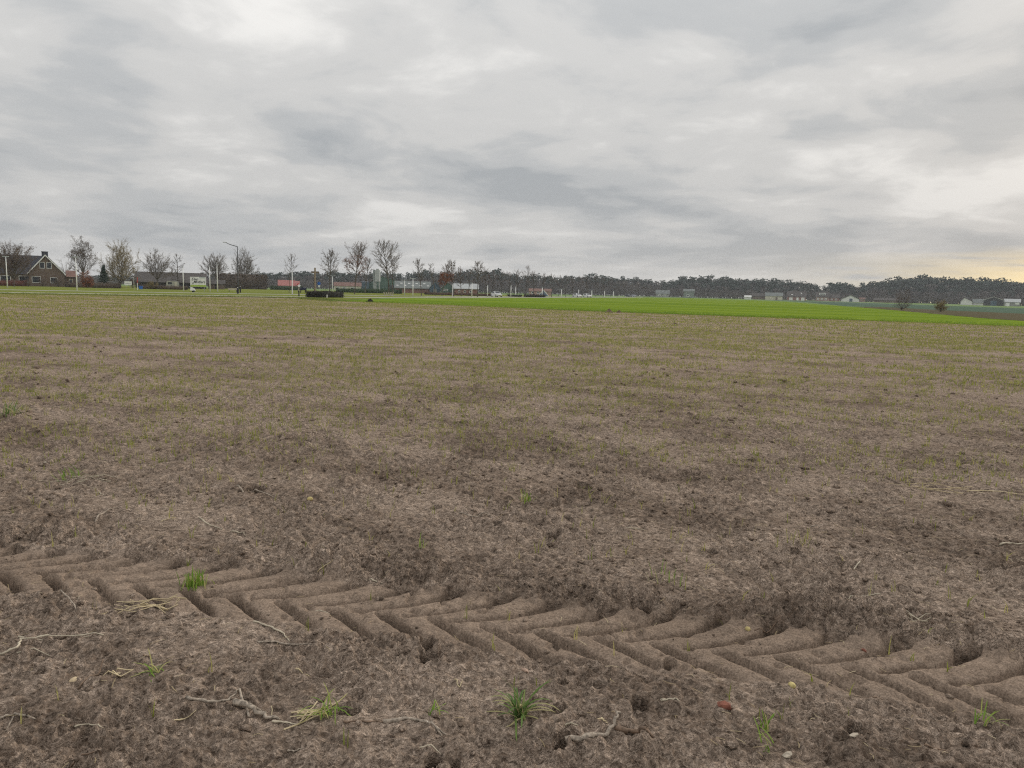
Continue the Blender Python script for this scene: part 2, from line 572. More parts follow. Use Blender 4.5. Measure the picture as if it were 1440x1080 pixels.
def soil_height(X, Y, res):
    """height of the bare field; res = local vertex spacing in metres"""
    r = np.hypot(X, Y)

    def oct(amp, s, seed, kind=0):
        w = np.clip((s / np.maximum(res, 1e-4) - 2.0) / 2.0, 0, 1)
        n = pn(X, Y, s, seed)
        if kind == 1:
            n = 0.45 - np.abs(n) * 2.0      # sharp crests, rounded dimples
        elif kind == 2:
            n = np.abs(n) * 2.0 - 0.45      # rounded clods, creases
        return amp * w * n
    s, t = track_coords(X, Y)
    te = t + 0.05 * pn(X, Y, 0.16, 40) + 0.02 * pn(X, Y, 0.05, 41)
    inside = sstep(-WLO - 0.03, -WLO + 0.07, te) * (1 - sstep(WUP - 0.06, WUP + 0.04, te))
    berm = sstep(WUP - 0.06, WUP + 0.08, t) * (1 - sstep(WUP + 0.12, WUP + 0.42, t))
    patchy = 0.30 + 1.15 * np.clip(0.5 + 1.3 * pn(X, Y, 0.75, 4) + 0.5 * pn(X, Y, 0.25, 44), 0, 1.1)
    h = oct(0.05, 2.6, 1) + oct(0.024, 0.8, 2)
    rough = oct(0.040, 0.30, 3) + oct(0.030, 0.13, 5, 2) + oct(0.024, 0.066, 6, 1) + oct(0.015, 0.036, 7, 1) + oct(0.0075, 0.019, 8, 2)
    rough = rough * patchy * (1 + 0.9 * berm)
    # drill rows
    q = X * ROWN[0] + Y * ROWN[1]
    rows = 0.008 * np.cos(2 * np.pi * q / 0.25 + 1.5 * pn(X, Y, 2.0, 9)) * sstep(9, 16, r) * np.clip((0.25 / np.maximum(res, 1e-4) - 2) / 2, 0, 1)
    h = h + rough * (1 - 0.80 * inside) + rows + 0.030 * berm * (0.7 + pn(X, Y, 0.22, 12))
    # wheel track lugs
    wob = 0.022 * pn(X, Y, 0.34, 20) + 0.007 * pn(X, Y, 0.07, 21)
    tt = t + 0.012 * pn(X, Y, 0.25, 22)
    ss = s + wob
    tu = np.clip(tt, 0, WUP)
    gu = 2.3 * tu - 2.75 * tu * tu
    uu = np.mod((ss - gu) / TP, 1.0)
    tl = np.clip(-tt, 0, WLO)
    gl = 1.22 * tl
    ul = np.mod((ss - gl) / TP + 0.5, 1.0)

    def lug(u, w):
        a = sstep(0.0, 0.035, u) * (1 - sstep(w, w + 0.045, u))
        v = np.clip((u - w) / (1 - w), 0, 1)
        rid = np.where(u > w, 1 - (2 * v - 1) ** 4, 0)
        return a, rid
    au, ru = lug(uu, 0.17 + 0.20 * sstep(0.12, WUP, tt) + 0.05 * pn(X, Y, 0.4, 23))
    al, rl = lug(ul, 0.27 + 0.08 * pn(X, Y, 0.4, 24))
    eu = sstep(-0.02, 0.02, tt) * (1 - sstep(WUP - 0.02, WUP + 0.015, te))
    el = sstep(-0.03, 0.02, -tt) * (1 - sstep(WLO - 0.10, WLO + 0.03, -te))
    du = (0.085 + 0.065 * sstep(0.20, WUP, tt)) * (0.85 + 0.5 * pn(X, Y, 0.5, 25))
    dl = (0.105 - 0.055 * sstep(0.1, WLO, -tt)) * (0.85 + 0.5 * pn(X, Y, 0.5, 26))
    brk = np.clip(0.80 + 0.9 * pn(X, Y, 0.55, 33) + 0.5 * pn(X, Y, 0.18, 34), 0.25, 1.15)
    du, dl = du * brk, dl * brk
    h = h - du * au * eu - dl * al * el + 0.016 * ru * eu + 0.016 * rl * el
    h = h - 0.012 * inside
    # torn edges of the pads
    h = h - 0.022 * inside * sstep(0.30, 0.40, pn(X, Y, 0.10, 27)) - 0.012 * inside * (1 - sstep(0.0, 0.05, np.abs(pn(X, Y, 0.13, 28)))) * sstep(0.0, 0.2, pn(X, Y, 0.35, 29))
    floor = np.maximum(au * eu, al * el)
    # burrows and slumped holes
    for i, (px, py, pr) in enumerate(PITS):
        c = G(px, py)
        m = (np.abs(X - c.x) < 0.5) & (np.abs(Y - c.y) < 0.5)
        if m.any():
            dxx, dyy = X[m] - c.x, Y[m] - c.y
            a = math.atan2(c.y, c.x)
            rad = (dxx * math.cos(a) + dyy * math.sin(a)) / 1.3
            tan = -dxx * math.sin(a) + dyy * math.cos(a)
            dd = np.hypot(rad, tan) / (pr * (1 + 0.7 * pn(X[m], Y[m], 0.05, 30)))
            h[m] = h[m] - (0.16 + 2.0 * pr) * np.exp(-dd ** 6) + 0.012 * np.exp(-(dd - 1.7) ** 2 * 3)
    return h, inside, floor


def ground_z(x, y):
    X, Y = np.array([float(x)]), np.array([float(y)])
    return float(soil_height(X, Y, np.array([0.008]))[0][0])

# ------------------------------------------------------------------ the bare field (soil)
EDGE_PX = [(-260, 408.5), (-100, 411.5), (0, 413.6), (120, 415.3), (240, 417.0), (340, 418.0), (420, 419.4), (462, 423.2), (540, 425.5), (640, 429.5),
           (730, 433.5), (820, 437.3), (920, 441.0), (1020, 444.4), (1120, 448.0), (1220, 451.0), (1330, 455.2), (1440, 459.2)]
EDGE = [G(x, y) for x, y in EDGE_PX]
_cor = EDGE[-1] + (EDGE[-1] - EDGE[-2]).normalized() * 8.0
EDGE.append(Vector((_cor.x, _cor.y, 0)))
_EX = np.array([-400.0] + [p.x for p in EDGE] + [EDGE[-1].x + 60, 400.0])
_EY = np.array([EDGE[0].y - 30] + [p.y for p in EDGE] + [EDGE[-1].y - 22, -60.0])


def beyond_edge(X, Y):
    return Y - np.interp(X, _EX, _EY)


rng = np.random.RandomState(5)
th_d = np.linspace(-R(51), R(51), 850)
th_c = np.linspace(R(51), 2 * np.pi - R(51), 60)[1:-1]
TH = np.concatenate([th_d, th_c])
rr = [0.25, 0.4, 0.55, 0.7, 0.85, 1.0, 1.12, 1.24, 1.34, 1.42]
r_ = 1.5
while r_ < 12:
    rr.append(r_)
    r_ *= 1.0033
while r_ < 140:
    rr.append(r_)
    r_ *= 1.0120
RR = np.array(rr)
TT, RG = np.meshgrid(TH, RR)
X = (RG * np.sin(TT)).ravel()
Y = (RG * np.cos(TT)).ravel()
res = (RG * 0.0021 * 1.15).ravel()
H, press, floor_ = soil_height(X, Y, res)
rad = RG.ravel()
H = H * (1 - 0.45 * sstep(18, 50, rad))
be = beyond_edge(X, Y)
H = H * (1 - sstep(-3, 0.5, be)) - 0.10 * sstep(0.0, 2.0, be)
nr, nc = len(RR), len(TH)
idx = np.arange(nr * nc).reshape(nr, nc)
a = idx[:-1, :]
b = idx[1:, :]
F = np.stack([a, np.roll(a, -1, 1), np.roll(b, -1, 1), b], -1).reshape(-1, 4)
# stop the sheet a little past the field edge
keep = (be[F].min(axis=1) < 3.0)
F = F[keep]
V = np.stack([X, Y, H], -1)
used = np.zeros(len(V), bool)
used[F.ravel()] = True
remap = np.cumsum(used) - 1
V2 = V[used]
F2 = remap[F]
cen = len(V2)
V2 = np.vstack([V2, [[0, 0, float(H[:nc].mean())]]])
me = np_mesh('ploughed_field', V2, F2, smooth=True)
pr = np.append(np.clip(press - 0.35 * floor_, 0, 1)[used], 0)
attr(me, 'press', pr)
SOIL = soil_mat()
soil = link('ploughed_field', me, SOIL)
tag(soil, 'bare brown sown field with a tractor tyre track', 'field', kind='structure')


# ------------------------------------------------------------------ ground sheets beyond the field
def sheet(name, pts, z, mat, kind='structure'):
    n = len(pts)
    res = delaunay_2d_cdt([Vector((p[0], p[1])) for p in pts], [(i, (i + 1) % n) for i in range(n)], [], 1, 1e-5)
    me = bpy.data.meshes.new(name)
    fs = []
    for f in res[2]:
        a_, b_, c_ = (res[0][i] for i in f[:3])
        ar = (b_.x - a_.x) * (c_.y - a_.y) - (b_.y - a_.y) * (c_.x - a_.x)
        fs.append(tuple(f) if ar > 0 else tuple(reversed(f)))
    me.from_pydata([(v.x, v.y, z) for v in res[0]], [], fs)
    o = link(name, me, mat)
    o['kind'] = kind
    return o


def densify(pts, step, jit=0.0, seed=1):
    rg = random.Random(seed)
    out = []
    for p, q in zip(pts[:-1], pts[1:]):
        p, q = Vector((p[0], p[1], 0)), Vector((q[0], q[1], 0))
        n = max(1, int((q - p).length / step))
        d = (q - p).normalized()
        nrm = Vector((-d.y, d.x, 0))
        for i in range(n):
            out.append(p.lerp(q, i / n) + nrm * rg.uniform(-jit, jit))
    out.append(Vector((pts[-1][0], pts[-1][1], 0)))
    return out


def offset(pts, d):
    out = []
    for i, p in enumerate(pts):
        t = (pts[min(i + 1, len(pts) - 1)] - pts[max(i - 1, 0)]).normalized()
        out.append(p + Vector((-t.y, t.x, 0)) * d)
    return out


def ribbon(name, pts, w, z, mat):
    l, r = offset(pts, w / 2), offset(pts, -w / 2)
    n = len(pts)
    v = np.array([(p.x, p.y, z) for p in l] + [(p.x, p.y, z) for p in r])
    f = np.array([(n + i, n + i + 1, i + 1, i) for i in range(n - 1)])
    o = link(name, np_mesh(name, v, f), mat)
    o['kind'] = 'structure'
    return o


VERGE = field_mat('verge_grass', (0.155, 0.185, 0.040), (0.215, 0.230, 0.055), (0.27, 0.235, 0.085), 0.05, 0.3, 0.5, 3.0)
WHEAT = field_mat('winter_wheat', (0.112, 0.185, 0.016), (0.225, 0.295, 0.035), (0.26, 0.30, 0.05), 0.015, 0.14, ROWANG, 2.5)
CABB = field_mat('cabbage_rows', (0.085, 0.130, 0.092), (0.115, 0.155, 0.112), (0.12, 0.17, 0.075), 0.03, 0.25, ROWANG, 1.5)
MEAD = field_mat('far_meadow', (0.15, 0.23, 0.085), (0.20, 0.26, 0.11), (0.23, 0.26, 0.12), 0.01, 0.05, 0.2, 0.4)
FALLOW = field_mat('fallow_soil', (0.10, 0.085, 0.055), (0.145, 0.12, 0.075), (0.15, 0.16, 0.06), 0.10, 0.6, ROWANG, 3.0)
ASPH = simple('path_concrete', (0.56, 0.53, 0.46), 0.85, 0.15, 0.8)
ROADM = simple('road_asphalt', (0.42, 0.40, 0.36), 0.85, 0.15, 0.5)

_ed = densify(EDGE, 0.5, 0.10, 3)
_gl = [Vector((-300, 40, 0))] + _ed + [Vector((160, -30, 0))]
_n = len(_gl)
_gv = [(p.x, p.y, -0.012) for p in _gl] + [tuple(p.normalized() * 1000 + Vector((0, 0, -0.012))) for p in _gl]
ground = link('ground', np_mesh('ground', np.array(_gv), np.array([(i, i + 1, _n + i + 1, _n + i) for i in range(_n - 1)])), MEAD)
ground['kind'] = 'structure'
ring = MB()
nring = 48
vs = [(135 * math.sin(2 * math.pi * i / nring), 135 * math.cos(2 * math.pi * i / nring), -0.16) for i in range(nring)] + \
     [(1000 * math.sin(2 * math.pi * i / nring), 1000 * math.cos(2 * math.pi * i / nring), -0.16) for i in range(nring)]
fs = [(i, (i + 1) % nring, nring + (i + 1) % nring, nring + i) for i in range(nring)]
ring.add(vs, fs).build('terrain', MEAD)['kind'] = 'structure'

PATH_PX = [(-420, 403.0), (-200, 407.4), (0, 411.4), (240, 415.0), (400, 417.2), (500, 418.4), (590, 418.9), (650, 418.9), (700, 418.6), (760, 418.6), (820, 418.3), (870, 418.3), (905, 418.0)]
PATH = densify([G(x, y) for x, y in PATH_PX], 3.0)
ROAD_PX = [(-420, 399.5), (-200, 403.6), (0, 407.6), (240, 411.6), (400, 414.1), (500, 415.3), (590, 416.7), (650, 417.1), (700, 417.2), (760, 417.5), (820, 417.5), (870, 417.7), (905, 417.6)]
ROAD = densify([G(x, y) for x, y in ROAD_PX], 3.0)
_w0 = EDGE[7:]
verge_poly = densify(EDGE[:8], 0.5, 0.12, 3)[::1] + [p for p in PATH if p.x > EDGE[7].x - 1.0 and p.y < 260] + \
    [G(780, 416.2), Vector((-60, 330, 0)), Vector((-330, 330, 0)), Vector((-320, 60, 0))]
sheet('grass_verge', verge_poly, 0.012, VERGE)
ribbon('cycle_path', PATH, 3.0, 0.028, ASPH)
ribbon('road', ROAD, 5.5, 0.024, ROADM)

GF_R = [G(1440, 451.6), G(1380, 447.5), G(1300, 440.4), G(1240, 434.8), G(1200, 431.8), G(1150, 428.0)]
GF_corner = EDGE[-1]
green_poly = densify(EDGE[7:], 0.5, 0.38, 8) + densify(GF_R, 2.0, 0.25, 5) + [A(1100, 330), A(1040, 420), A(960, 460)] + \
    [p for p in offset(PATH, -3.0)[::-1] if 118 < p.y < 430 and p.x > EDGE[7].x + 2]
sheet('green_field', green_poly, 0.020, WHEAT)
fallow_poly = [EDGE[-1] + Vector((0.6, 0.3, 0))] + densify([p + Vector((0.4, 0.2, 0)) for p in GF_R[:5]], 2.0, 0.3, 9) + \
    [G(1240, 431.5), G(1320, 436.0), G(1440, 441.2), G(1700, 452), Vector((150, 40, 0))]
sheet('fallow_field', fallow_poly, 0.008, FALLOW)
cabb_poly = [G(1190, 430.6), G(1240, 431.7), G(1320, 436.3), G(1440, 441.6), G(1700, 452.6), A(1800, 230), A(1440, 255), A(1330, 300), A(1200, 420), A(1090, 520), A(1075, 470), A(1130, 340)]
sheet('cabbage_field', cabb_poly, 0.004, CABB)


# ------------------------------------------------------------------ grass blades
def blades(name, P, hmin, hmax, width, per, mat, lean=0.5, seg=1, seed=1, spread=0.02, tint=(0, 1), kind='stuff', parent=None, arc=False):
    """P (n,3) tuft positions -> one mesh of tapering bent blades"""
    rg = np.random.RandomState(seed)
    n = len(P) * per
    base = np.repeat(P, per, 0).astype(np.float64)
    base[:, :2] += rg.normal(0, spread, (n, 2))
    hh = rg.uniform(hmin, hmax, n)
    az = rg.uniform(0, 2 * np.pi, n)
    ln = np.abs(rg.normal(0, lean, n))
    sid = rg.uniform(0, 2 * np.pi, n)
    wx, wy = np.cos(sid) * width / 2, np.sin(sid) * width / 2
    ti = np.repeat(rg.uniform(tint[0], tint[1], len(P)) ** 1.5, per) + rg.normal(0, 0.12, n)
    vs, tv = [], []
    K = seg + 1
    if arc:
        # blades start at a tilt and bend over along their length
        a0 = np.abs(rg.normal(0.25, 0.35, n)) * min(lean, 1.6)
        bend = rg.uniform(0.3, 1.3, n) * lean
        arcp, ca, cz_ = [], np.zeros(n), np.zeros(n)
        for k in range(K):
            arcp.append((ca.copy(), cz_.copy()))
            an_ = np.minimum(a0 + bend * (k + 0.5) / seg, 2.3)
            ca = ca + np.sin(an_) * hh / seg
            cz_ = cz_ + np.cos(an_) * hh / seg
        wx, wy = -np.sin(az) * width / 2, np.cos(az) * width / 2
    for k in range(K):
        f = k / seg
        if arc:
            ca, cz_ = arcp[k]
            hx, hy, hz_ = np.cos(az) * ca, np.sin(az) * ca, np.maximum(cz_, 0.006)
        else:
            hx = np.cos(az) * hh * ln * f * f
            hy = np.sin(az) * hh * ln * f * f
            hz_ = hh * f * (1 - 0.35 * np.minimum(ln, 1.5) * f)
        c = base + np.stack([hx, hy, hz_ - 0.008 * (k == 0)], -1)
        if k < seg:
            w = (1 - 0.5 * f) if not arc else (1.0 - 0.55 * f ** 2)
            vs.append(c - np.stack([wx * w, wy * w, 0 * wx], -1))
            vs.append(c + np.stack([wx * w, wy * w, 0 * wx], -1))
            tv += [ti, ti]
        else:
            vs.append(c)
            tv.append(ti)
    nv = 2 * seg + 1
    V = np.stack(vs, 1).reshape(-1, 3)
    T = np.stack(tv, 1).reshape(-1)
    tri = []
    for k in range(seg - 1):
        a_ = 2 * k
        tri += [(a_, a_ + 1, a_ + 3), (a_, a_ + 3, a_ + 2)]
    tri.append((2 * (seg - 1), 2 * (seg - 1) + 1, 2 * seg))
    tri = np.array(tri)
    Fc = (np.arange(n)[:, None, None] * nv + tri[None]).reshape(-1, 3)
    me = np_mesh(name, V, Fc)
    attr(me, 'tint', np.clip(T, 0, 1))
    o = link(name, me, mat, parent)
    if kind:
        o['kind'] = kind
    return o


BLADE = blade_mat('seedling_blade', (0.215, 0.250, 0.045), (0.34, 0.34, 0.085), (0.52, 0.46, 0.18))
LUSH = blade_mat('lush_blade', (0.13, 0.215, 0.022), (0.21, 0.31, 0.04), (0.33, 0.36, 0.10))
DRYB = blade_mat('dry_blade', (0.36, 0.27, 0.15), (0.48, 0.38, 0.22), (0.60, 0.50, 0.32))


def scatter(r0_, r1_, dens_max, seed, half=R(44)):
    rg = np.random.RandomState(seed)
    area = half * (r1_ ** 2 - r0_ ** 2)
    n = int(area * dens_max)
    r = np.sqrt(rg.uniform(r0_ ** 2, r1_ ** 2, n))
    t = rg.uniform(-half, half, n)
    return r * np.sin(t), r * np.cos(t), rg


def seedling_points(r0_, r1_, dens, seed, snap, zres):
    x, y, rg = scatter(r0_, r1_, dens, seed)
    q = x * ROWN[0] + y * ROWN[1]
    l = x * ROWD[0] + y * ROWD[1]
    if snap:
        q2 = np.round(q / 0.25) * 0.25 + rg.normal(0, 0.022, len(q))
        q = np.where(rg.rand(len(q)) < snap, q2, q)
        x = l * ROWD[0] + q * ROWN[0]
        y = l * ROWD[1] + q * ROWN[1]
    r = np.hypot(x, y)
    base = 0.34 + 0.42 * sstep(4, 10, r) + 0.34 * sstep(10, 25, r)
    pat = pn(x, y, 1.7, 50) + 0.6 * pn(x, y, 0.5, 51)
    stk = pn(l, q * 7, 6.0, 52) + 0.7 * pn(l, q * 5, 16.0, 54)
    big = pn(x, y, 9.0, 53)
    dens_f = base * np.clip(0.62 + 0.9 * pat + 1.0 * stk + 0.5 * big, 0.03, 1.4)
    s, t = track_coords(x, y)
    dens_f = np.where((t > -WLO) & (t < WUP), dens_f * 0.6, dens_f)
    k = (rg.rand(len(x)) < dens_f) & (beyond_edge(x, y) < -0.3)
    x, y = x[k], y[k]
    z, _, _ = soil_height(x, y, np.full(len(x), zres))
    z = z * (1 - 0.45 * sstep(18, 50, np.hypot(x, y)))
    return np.stack([x, y, z], -1)


blades('young_grass', seedling_points(1.6, 7, 44, 1, 0.0, 0.008), 0.035, 0.10, 0.0050, 2, BLADE, 0.45, 3, 1, 0.006)
blades('young_grass', seedling_points(7, 16, 130, 2, 0.6, 0.03), 0.035, 0.10, 0.0085, 3, BLADE, 0.5, 1, 2, 0.02)
blades('young_grass', seedling_points(16, 36, 110, 3, 0.75, 0.06), 0.04, 0.10, 0.016, 2, BLADE, 0.5, 1, 3, 0.03)
blades('young_grass', seedling_points(36, 96, 55, 4, 0.75, 0.15), 0.04, 0.10, 0.046, 1, BLADE, 0.5, 1, 4, 0.03)
for i, o in enumerate([o for o in C.objects if o.name.startswith('young_grass')]):
    tag(o, 'thin pale green winter grass seedlings sprouting over the bare field', 'grass', kind='stuff')


def strip_points(edge, d0, d1, dens, seed):
    rg = np.random.RandomState(seed)
    pts = np.array([(p.x, p.y) for p in edge])
    segl = np.hypot(*np.diff(pts, axis=0).T)
    L = segl.sum()
    n = int(L * (d1 - d0) * dens)
    u = np.sort(rg.uniform(0, L, n))
    cum = np.concatenate([[0], np.cumsum(segl)])
    i = np.clip(np.searchsorted(cum, u) - 1, 0, len(segl) - 1)
    f = (u - cum[i]) / segl[i]
    p = pts[i] + (pts[i + 1] - pts[i]) * f[:, None]
    d = (pts[i + 1] - pts[i]) / segl[i][:, None]
    nn = np.stack([-d[:, 1], d[:, 0]], -1)
    off = d0 + (d1 - d0) * rg.rand(n) ** 1.4
    p = p + nn * off[:, None]
    return np.stack([p[:, 0], p[:, 1], np.full(n, 0.015)], -1)


o = blades('wheat_edge_grass', strip_points(EDGE[7:], -0.3, 7.0, 22, 6), 0.05, 0.11, 0.045, 1, LUSH, 0.5, 1, 6, 0.05, (0.0, 0.8))
tag(o, 'bright green crop blades along the near edge of the green field', 'grass', kind='stuff')
o = blades('verge_grass_blades', strip_points(EDGE[:8], -0.8, 2.6, 26, 7), 0.10, 0.26, 0.07, 1, blade_mat('verge_blade', (0.12, 0.17, 0.035), (0.20, 0.23, 0.06), (0.33, 0.30, 0.12)), 0.6, 1, 7, 0.05)
tag(o, 'rough olive green verge grass between the field and the road', 'grass', kind='stuff')


# ------------------------------------------------------------------ trees
def seg_mesh(segs, n):
    """segments (p0,p1,r0,r1) -> tapering n-sided tubes, numpy"""
    p0 = np.array([s[0] for s in segs], float)
    p1 = np.array([s[1] for s in segs], float)
    q0 = np.array([s[2] for s in segs], float)
    q1 = np.array([s[3] for s in segs], float)
    d = p1 - p0
    d /= np.maximum(np.linalg.norm(d, axis=1, keepdims=True), 1e-6)
    ref = np.where(np.abs(d[:, 2:3]) > 0.9, np.array([[1.0, 0, 0]]), np.array([[0, 0, 1.0]]))
    a = np.cross(d, ref)
    a /= np.maximum(np.linalg.norm(a, axis=1, keepdims=True), 1e-6)
    b = np.cross(d, a)
    vs = []
    for p, q in ((p0, q0), (p1, q1)):
        for k in range(n):
            t = 2 * np.pi * k / n
            vs.append(p + (a * math.cos(t) + b * math.sin(t)) * q[:, None])
    V = np.stack(vs, 1).reshape(-1, 3)
    f = np.array([(k, (k + 1) % n, n + (k + 1) % n, n + k) for k in range(n)])
    F = (np.arange(len(segs))[:, None, None] * 2 * n + f[None]).reshape(-1, 4)
    return V, F


def rot_about(v, axis, ang):
    return (Matrix.Rotation(ang, 3, axis) @ v)


def branch(rg, segs, p, d, L, r, n, upturn, wob):
    """a curved limb; returns its points with directions"""
    pts = [(Vector(p), Vector(d))]
    q, dd = Vector(p), Vector(d).normalized()
    for i in range(n):
        dd = (dd + Vector((rg.gauss(0, wob), rg.gauss(0, wob), rg.gauss(0, wob) + upturn / n))).normalized()
        q2 = q + dd * (L / n)
        ra = r * (1 - 0.75 * i / n)
        rb = r * (1 - 0.75 * (i + 1) / n)
        segs.append((tuple(q), tuple(q2), ra, rb))
        q = q2
        pts.append((q, dd))
    return pts


def side_dir(rg, d, ang):
    ax = d.cross(Vector((rg.uniform(-1, 1), rg.uniform(-1, 1), rg.uniform(-1, 1))))
    if ax.length < 1e-3:
        ax = Vector((1, 0, 0))
    return rot_about(d, ax.normalized(), ang)


def grow_tree(seed, H, clear, W, style='upright', twig=0.011, n1=18, n2=6, n3=5, tr=None):
    """-> (trunk segments, twig segments, list of twig tips)"""
    rg = random.Random(seed)
    trunk, twigs, tips = [], [], []
    tr = tr or H * 0.014
    prim = []
    if style in ('upright', 'spread'):
        pts = branch(rg, trunk, (0, 0, -0.1), Vector((0, 0, 1)), H * 0.97, tr, 14, 0.3, 0.035)
        for i in range(n1):
            f = clear + (0.96 - clear) * (i + rg.random() * 0.6) / n1
            j = min(13, int(f * 14))
            p, d = pts[j]
            p = p.lerp(pts[j + 1][0], f * 14 - j)
            u = (f - clear) / (1 - clear)
            env = (math.sin(math.pi * (0.22 + 0.74 * u)) ** 0.8)
            L = W * 0.5 * env * rg.uniform(0.8, 1.15) / 0.86
            el = R(rg.uniform(28, 48) + 22 * u) if style == 'upright' else R(rg.uniform(10, 35) + 25 * u)
            az = i * 2.399 + rg.uniform(-0.4, 0.4)
            dd = Vector((math.cos(az) * math.cos(el), math.sin(az) * math.cos(el), math.sin(el)))
            prim.append((p, dd, L * 1.1, max(tr * 0.42 * (1 - 0.6 * u), twig * 1.8)))
    else:   # round: short bole, several rising limbs
        pts = branch(rg, trunk, (0, 0, -0.1), Vector((0, 0, 1)), H * clear, tr, 5, 0.2, 0.03)
        top = pts[-1][0]
        for i in range(n1):
            az = i * 2.399 + rg.uniform(-0.3, 0.3)
            el = R(20 + 65 * ((i + 0.5) / n1) ** 0.8 + rg.uniform(-6, 6))
            dd = Vector((math.cos(az) * math.cos(el), math.sin(az) * math.cos(el), math.sin(el)))
            L = 1.0 / math.sqrt((math.cos(el) / (W * 0.5)) ** 2 + (math.sin(el) / (H * (1 - clear))) ** 2)
            p = pts[-1 - (i % 2)][0]
            prim.append((p, dd, L * rg.uniform(0.85, 1.05), tr * rg.uniform(0.35, 0.55)))
    for p, dd, L, r in prim:
        bp = branch(rg, trunk, p, dd, L, r, 6, 0.25, 0.10)
        tips.append(bp[-1])
        for k in range(n2):
            f = 0.25 + 0.75 * (k + rg.random()) / n2
            j = min(5, int(f * 6))
            q, d = bp[j]
            q = q.lerp(bp[j + 1][0], f * 6 - j)
            d2 = side_dir(rg, d, R(rg.uniform(25, 55)))
            L2 = L * rg.uniform(0.25, 0.45) * (1.15 - 0.5 * f)
            b2 = branch(rg, twigs, q, d2, L2, max(r * 0.35, twig * 1.25), 3, 0.3, 0.14)
            tips.append(b2[-1])
            for m in range(n3):
                j2 = rg.randint(0, 2)
                q3, d3 = b2[j2]
                q3 = q3.lerp(b2[j2 + 1][0], rg.random())
                L3 = L2 * rg.uniform(0.3, 0.6)
                b3 = branch(rg, twigs, q3, side_dir(rg, d3, R(rg.uniform(20, 50))), L3, twig, 2, 0.3, 0.15)
                tips.append(b3[-1])
    return trunk, twigs, tips


def leaf_tris(rg, pts, size, per, spread):
    n = len(pts) * per
    P = np.repeat(np.array(pts, float), per, 0) + rg.normal(0, spread, (n, 3))
    a = rg.normal(0, 1, (n, 3))
    a /= np.linalg.norm(a, axis=1, keepdims=True)
    b = np.cross(a, rg.normal(0, 1, (n, 3)))
    b /= np.maximum(np.linalg.norm(b, axis=1, keepdims=True), 1e-6)
    s = size * rg.uniform(0.6, 1.3, (n, 1))
    V = np.stack([P - a * s * 0.5, P + a * s * 0.5, P + b * s * 0.8], 1).reshape(-1, 3)
    return V, np.arange(3 * n).reshape(-1, 3)


BARK = simple('bark_grey_brown', (0.115, 0.095, 0.075), 0.9, 0.3, 4.0)
BARKD = simple('bark_dark', (0.070, 0.058, 0.048), 0.9, 0.3, 4.0)
TWIG = simple('twig_brown', (0.150, 0.118, 0.090), 0.9, 0.25, 2.0)
TWIGR = simple('twig_reddish', (0.155, 0.108, 0.082), 0.9, 0.25, 2.0)
TWIGG = simple('twig_golden', (0.235, 0.180, 0.085), 0.9, 0.25, 2.0)
RUST = foliage_mat('rust_leaf', (0.17, 0.055, 0.025), (0.34, 0.135, 0.06))
GOLD = foliage_mat('golden_leaf', (0.16, 0.125, 0.045), (0.30, 0.225, 0.085))
BROWNL = foliage_mat('brown_leaf', (0.085, 0.062, 0.045), (0.17, 0.125, 0.09))
CONIF = foliage_mat('conifer_needle', (0.016, 0.034, 0.020), (0.040, 0.068, 0.040))
HEDGEL = foliage_mat('hedge_leaf', (0.025, 0.050, 0.020), (0.065, 0.100, 0.040))
DHEDGE = foliage_mat('dark_hedge_leaf', (0.022, 0.020, 0.015), (0.055, 0.048, 0.034))


def put_tree(name, x, ybase, ytop, wpx, label, style='upright', clear=0.25, seed=1, group=None, bark=None, twigm=None,
             Y=None, leaves=None, twig=None, n=(18, 6, 5), tr=None, cat='tree'):
    base = A(x, Y) if Y else G(x, ybase)
    d = base.y
    if Y:
        ybase = HOR(x) + CAM_H * FPX / d
    H = M(ybase - ytop, d)
    W = M(wpx, d)
    tw = twig or 0.00013 * d
    tk, tg, tips = grow_tree(seed, H, clear, W, style, tw, n[0], n[1], n[2], tr)
    root = empty(name, (base.x, base.y, 0.0), seed * 1.7)
    V, F = seg_mesh(tk, 6)
    link('trunk', np_mesh('trunk', V, F, True), bark or BARK, root)
    V, F = seg_mesh(tg, 3)
    link('crown', np_mesh('crown', V, F), twigm or TWIG, root)
    if leaves:
        m, size, per, zlo, zhi, frac = leaves
        rg = np.random.RandomState(seed)
        pts = [tuple(p) for p, _ in tips if zlo * H <= p.z <= zhi * H and rg.rand() < frac]
        if pts:
            V, F = leaf_tris(rg, pts, size, per, size * 0.9)
            link('leaves', np_mesh('leaves', V, F), m, root)
    tag(root, label, cat, group)
    return root


# trees round the farmhouse, standing behind or beside it
put_tree('bare_tree', 20, 403.2, 343, 64, 'broad bare garden tree in front of the dark house roof', 'round', 0.22, 3, twigm=TWIGR, n=(26, 10, 8), leaves=(BROWNL, 0.14, 4, 0.15, 1.0, 0.8))
put_tree('leafy_tree', 117, 0, 334, 46, 'tall airy tree with a few brown leaves behind the red-roofed annexe', 'round', 0.30, 5, Y=215, n=(16, 9, 8), leaves=(BROWNL, 0.22, 4, 0.55, 1.0, 0.8))
put_tree('bare_tree', 94, 0, 359, 22, 'small pale bare tree beside the white gable edge', 'round', 0.2, 7, Y=225, n=(12, 5, 4))
put_tree('golden_tree', 170, 404.5, 341, 58, 'wide golden brown twiggy tree behind the small dark conifer', 'round', 0.12, 9, twigm=TWIGG, n=(26, 10, 8), leaves=(GOLD, 0.16, 4, 0.05, 0.92, 0.6))
put_tree('bare_tree', 222, 406.2, 351, 50, 'low spreading bare tree in front of the long dark barn roof', 'round', 0.26, 11, n=(20, 10, 8))
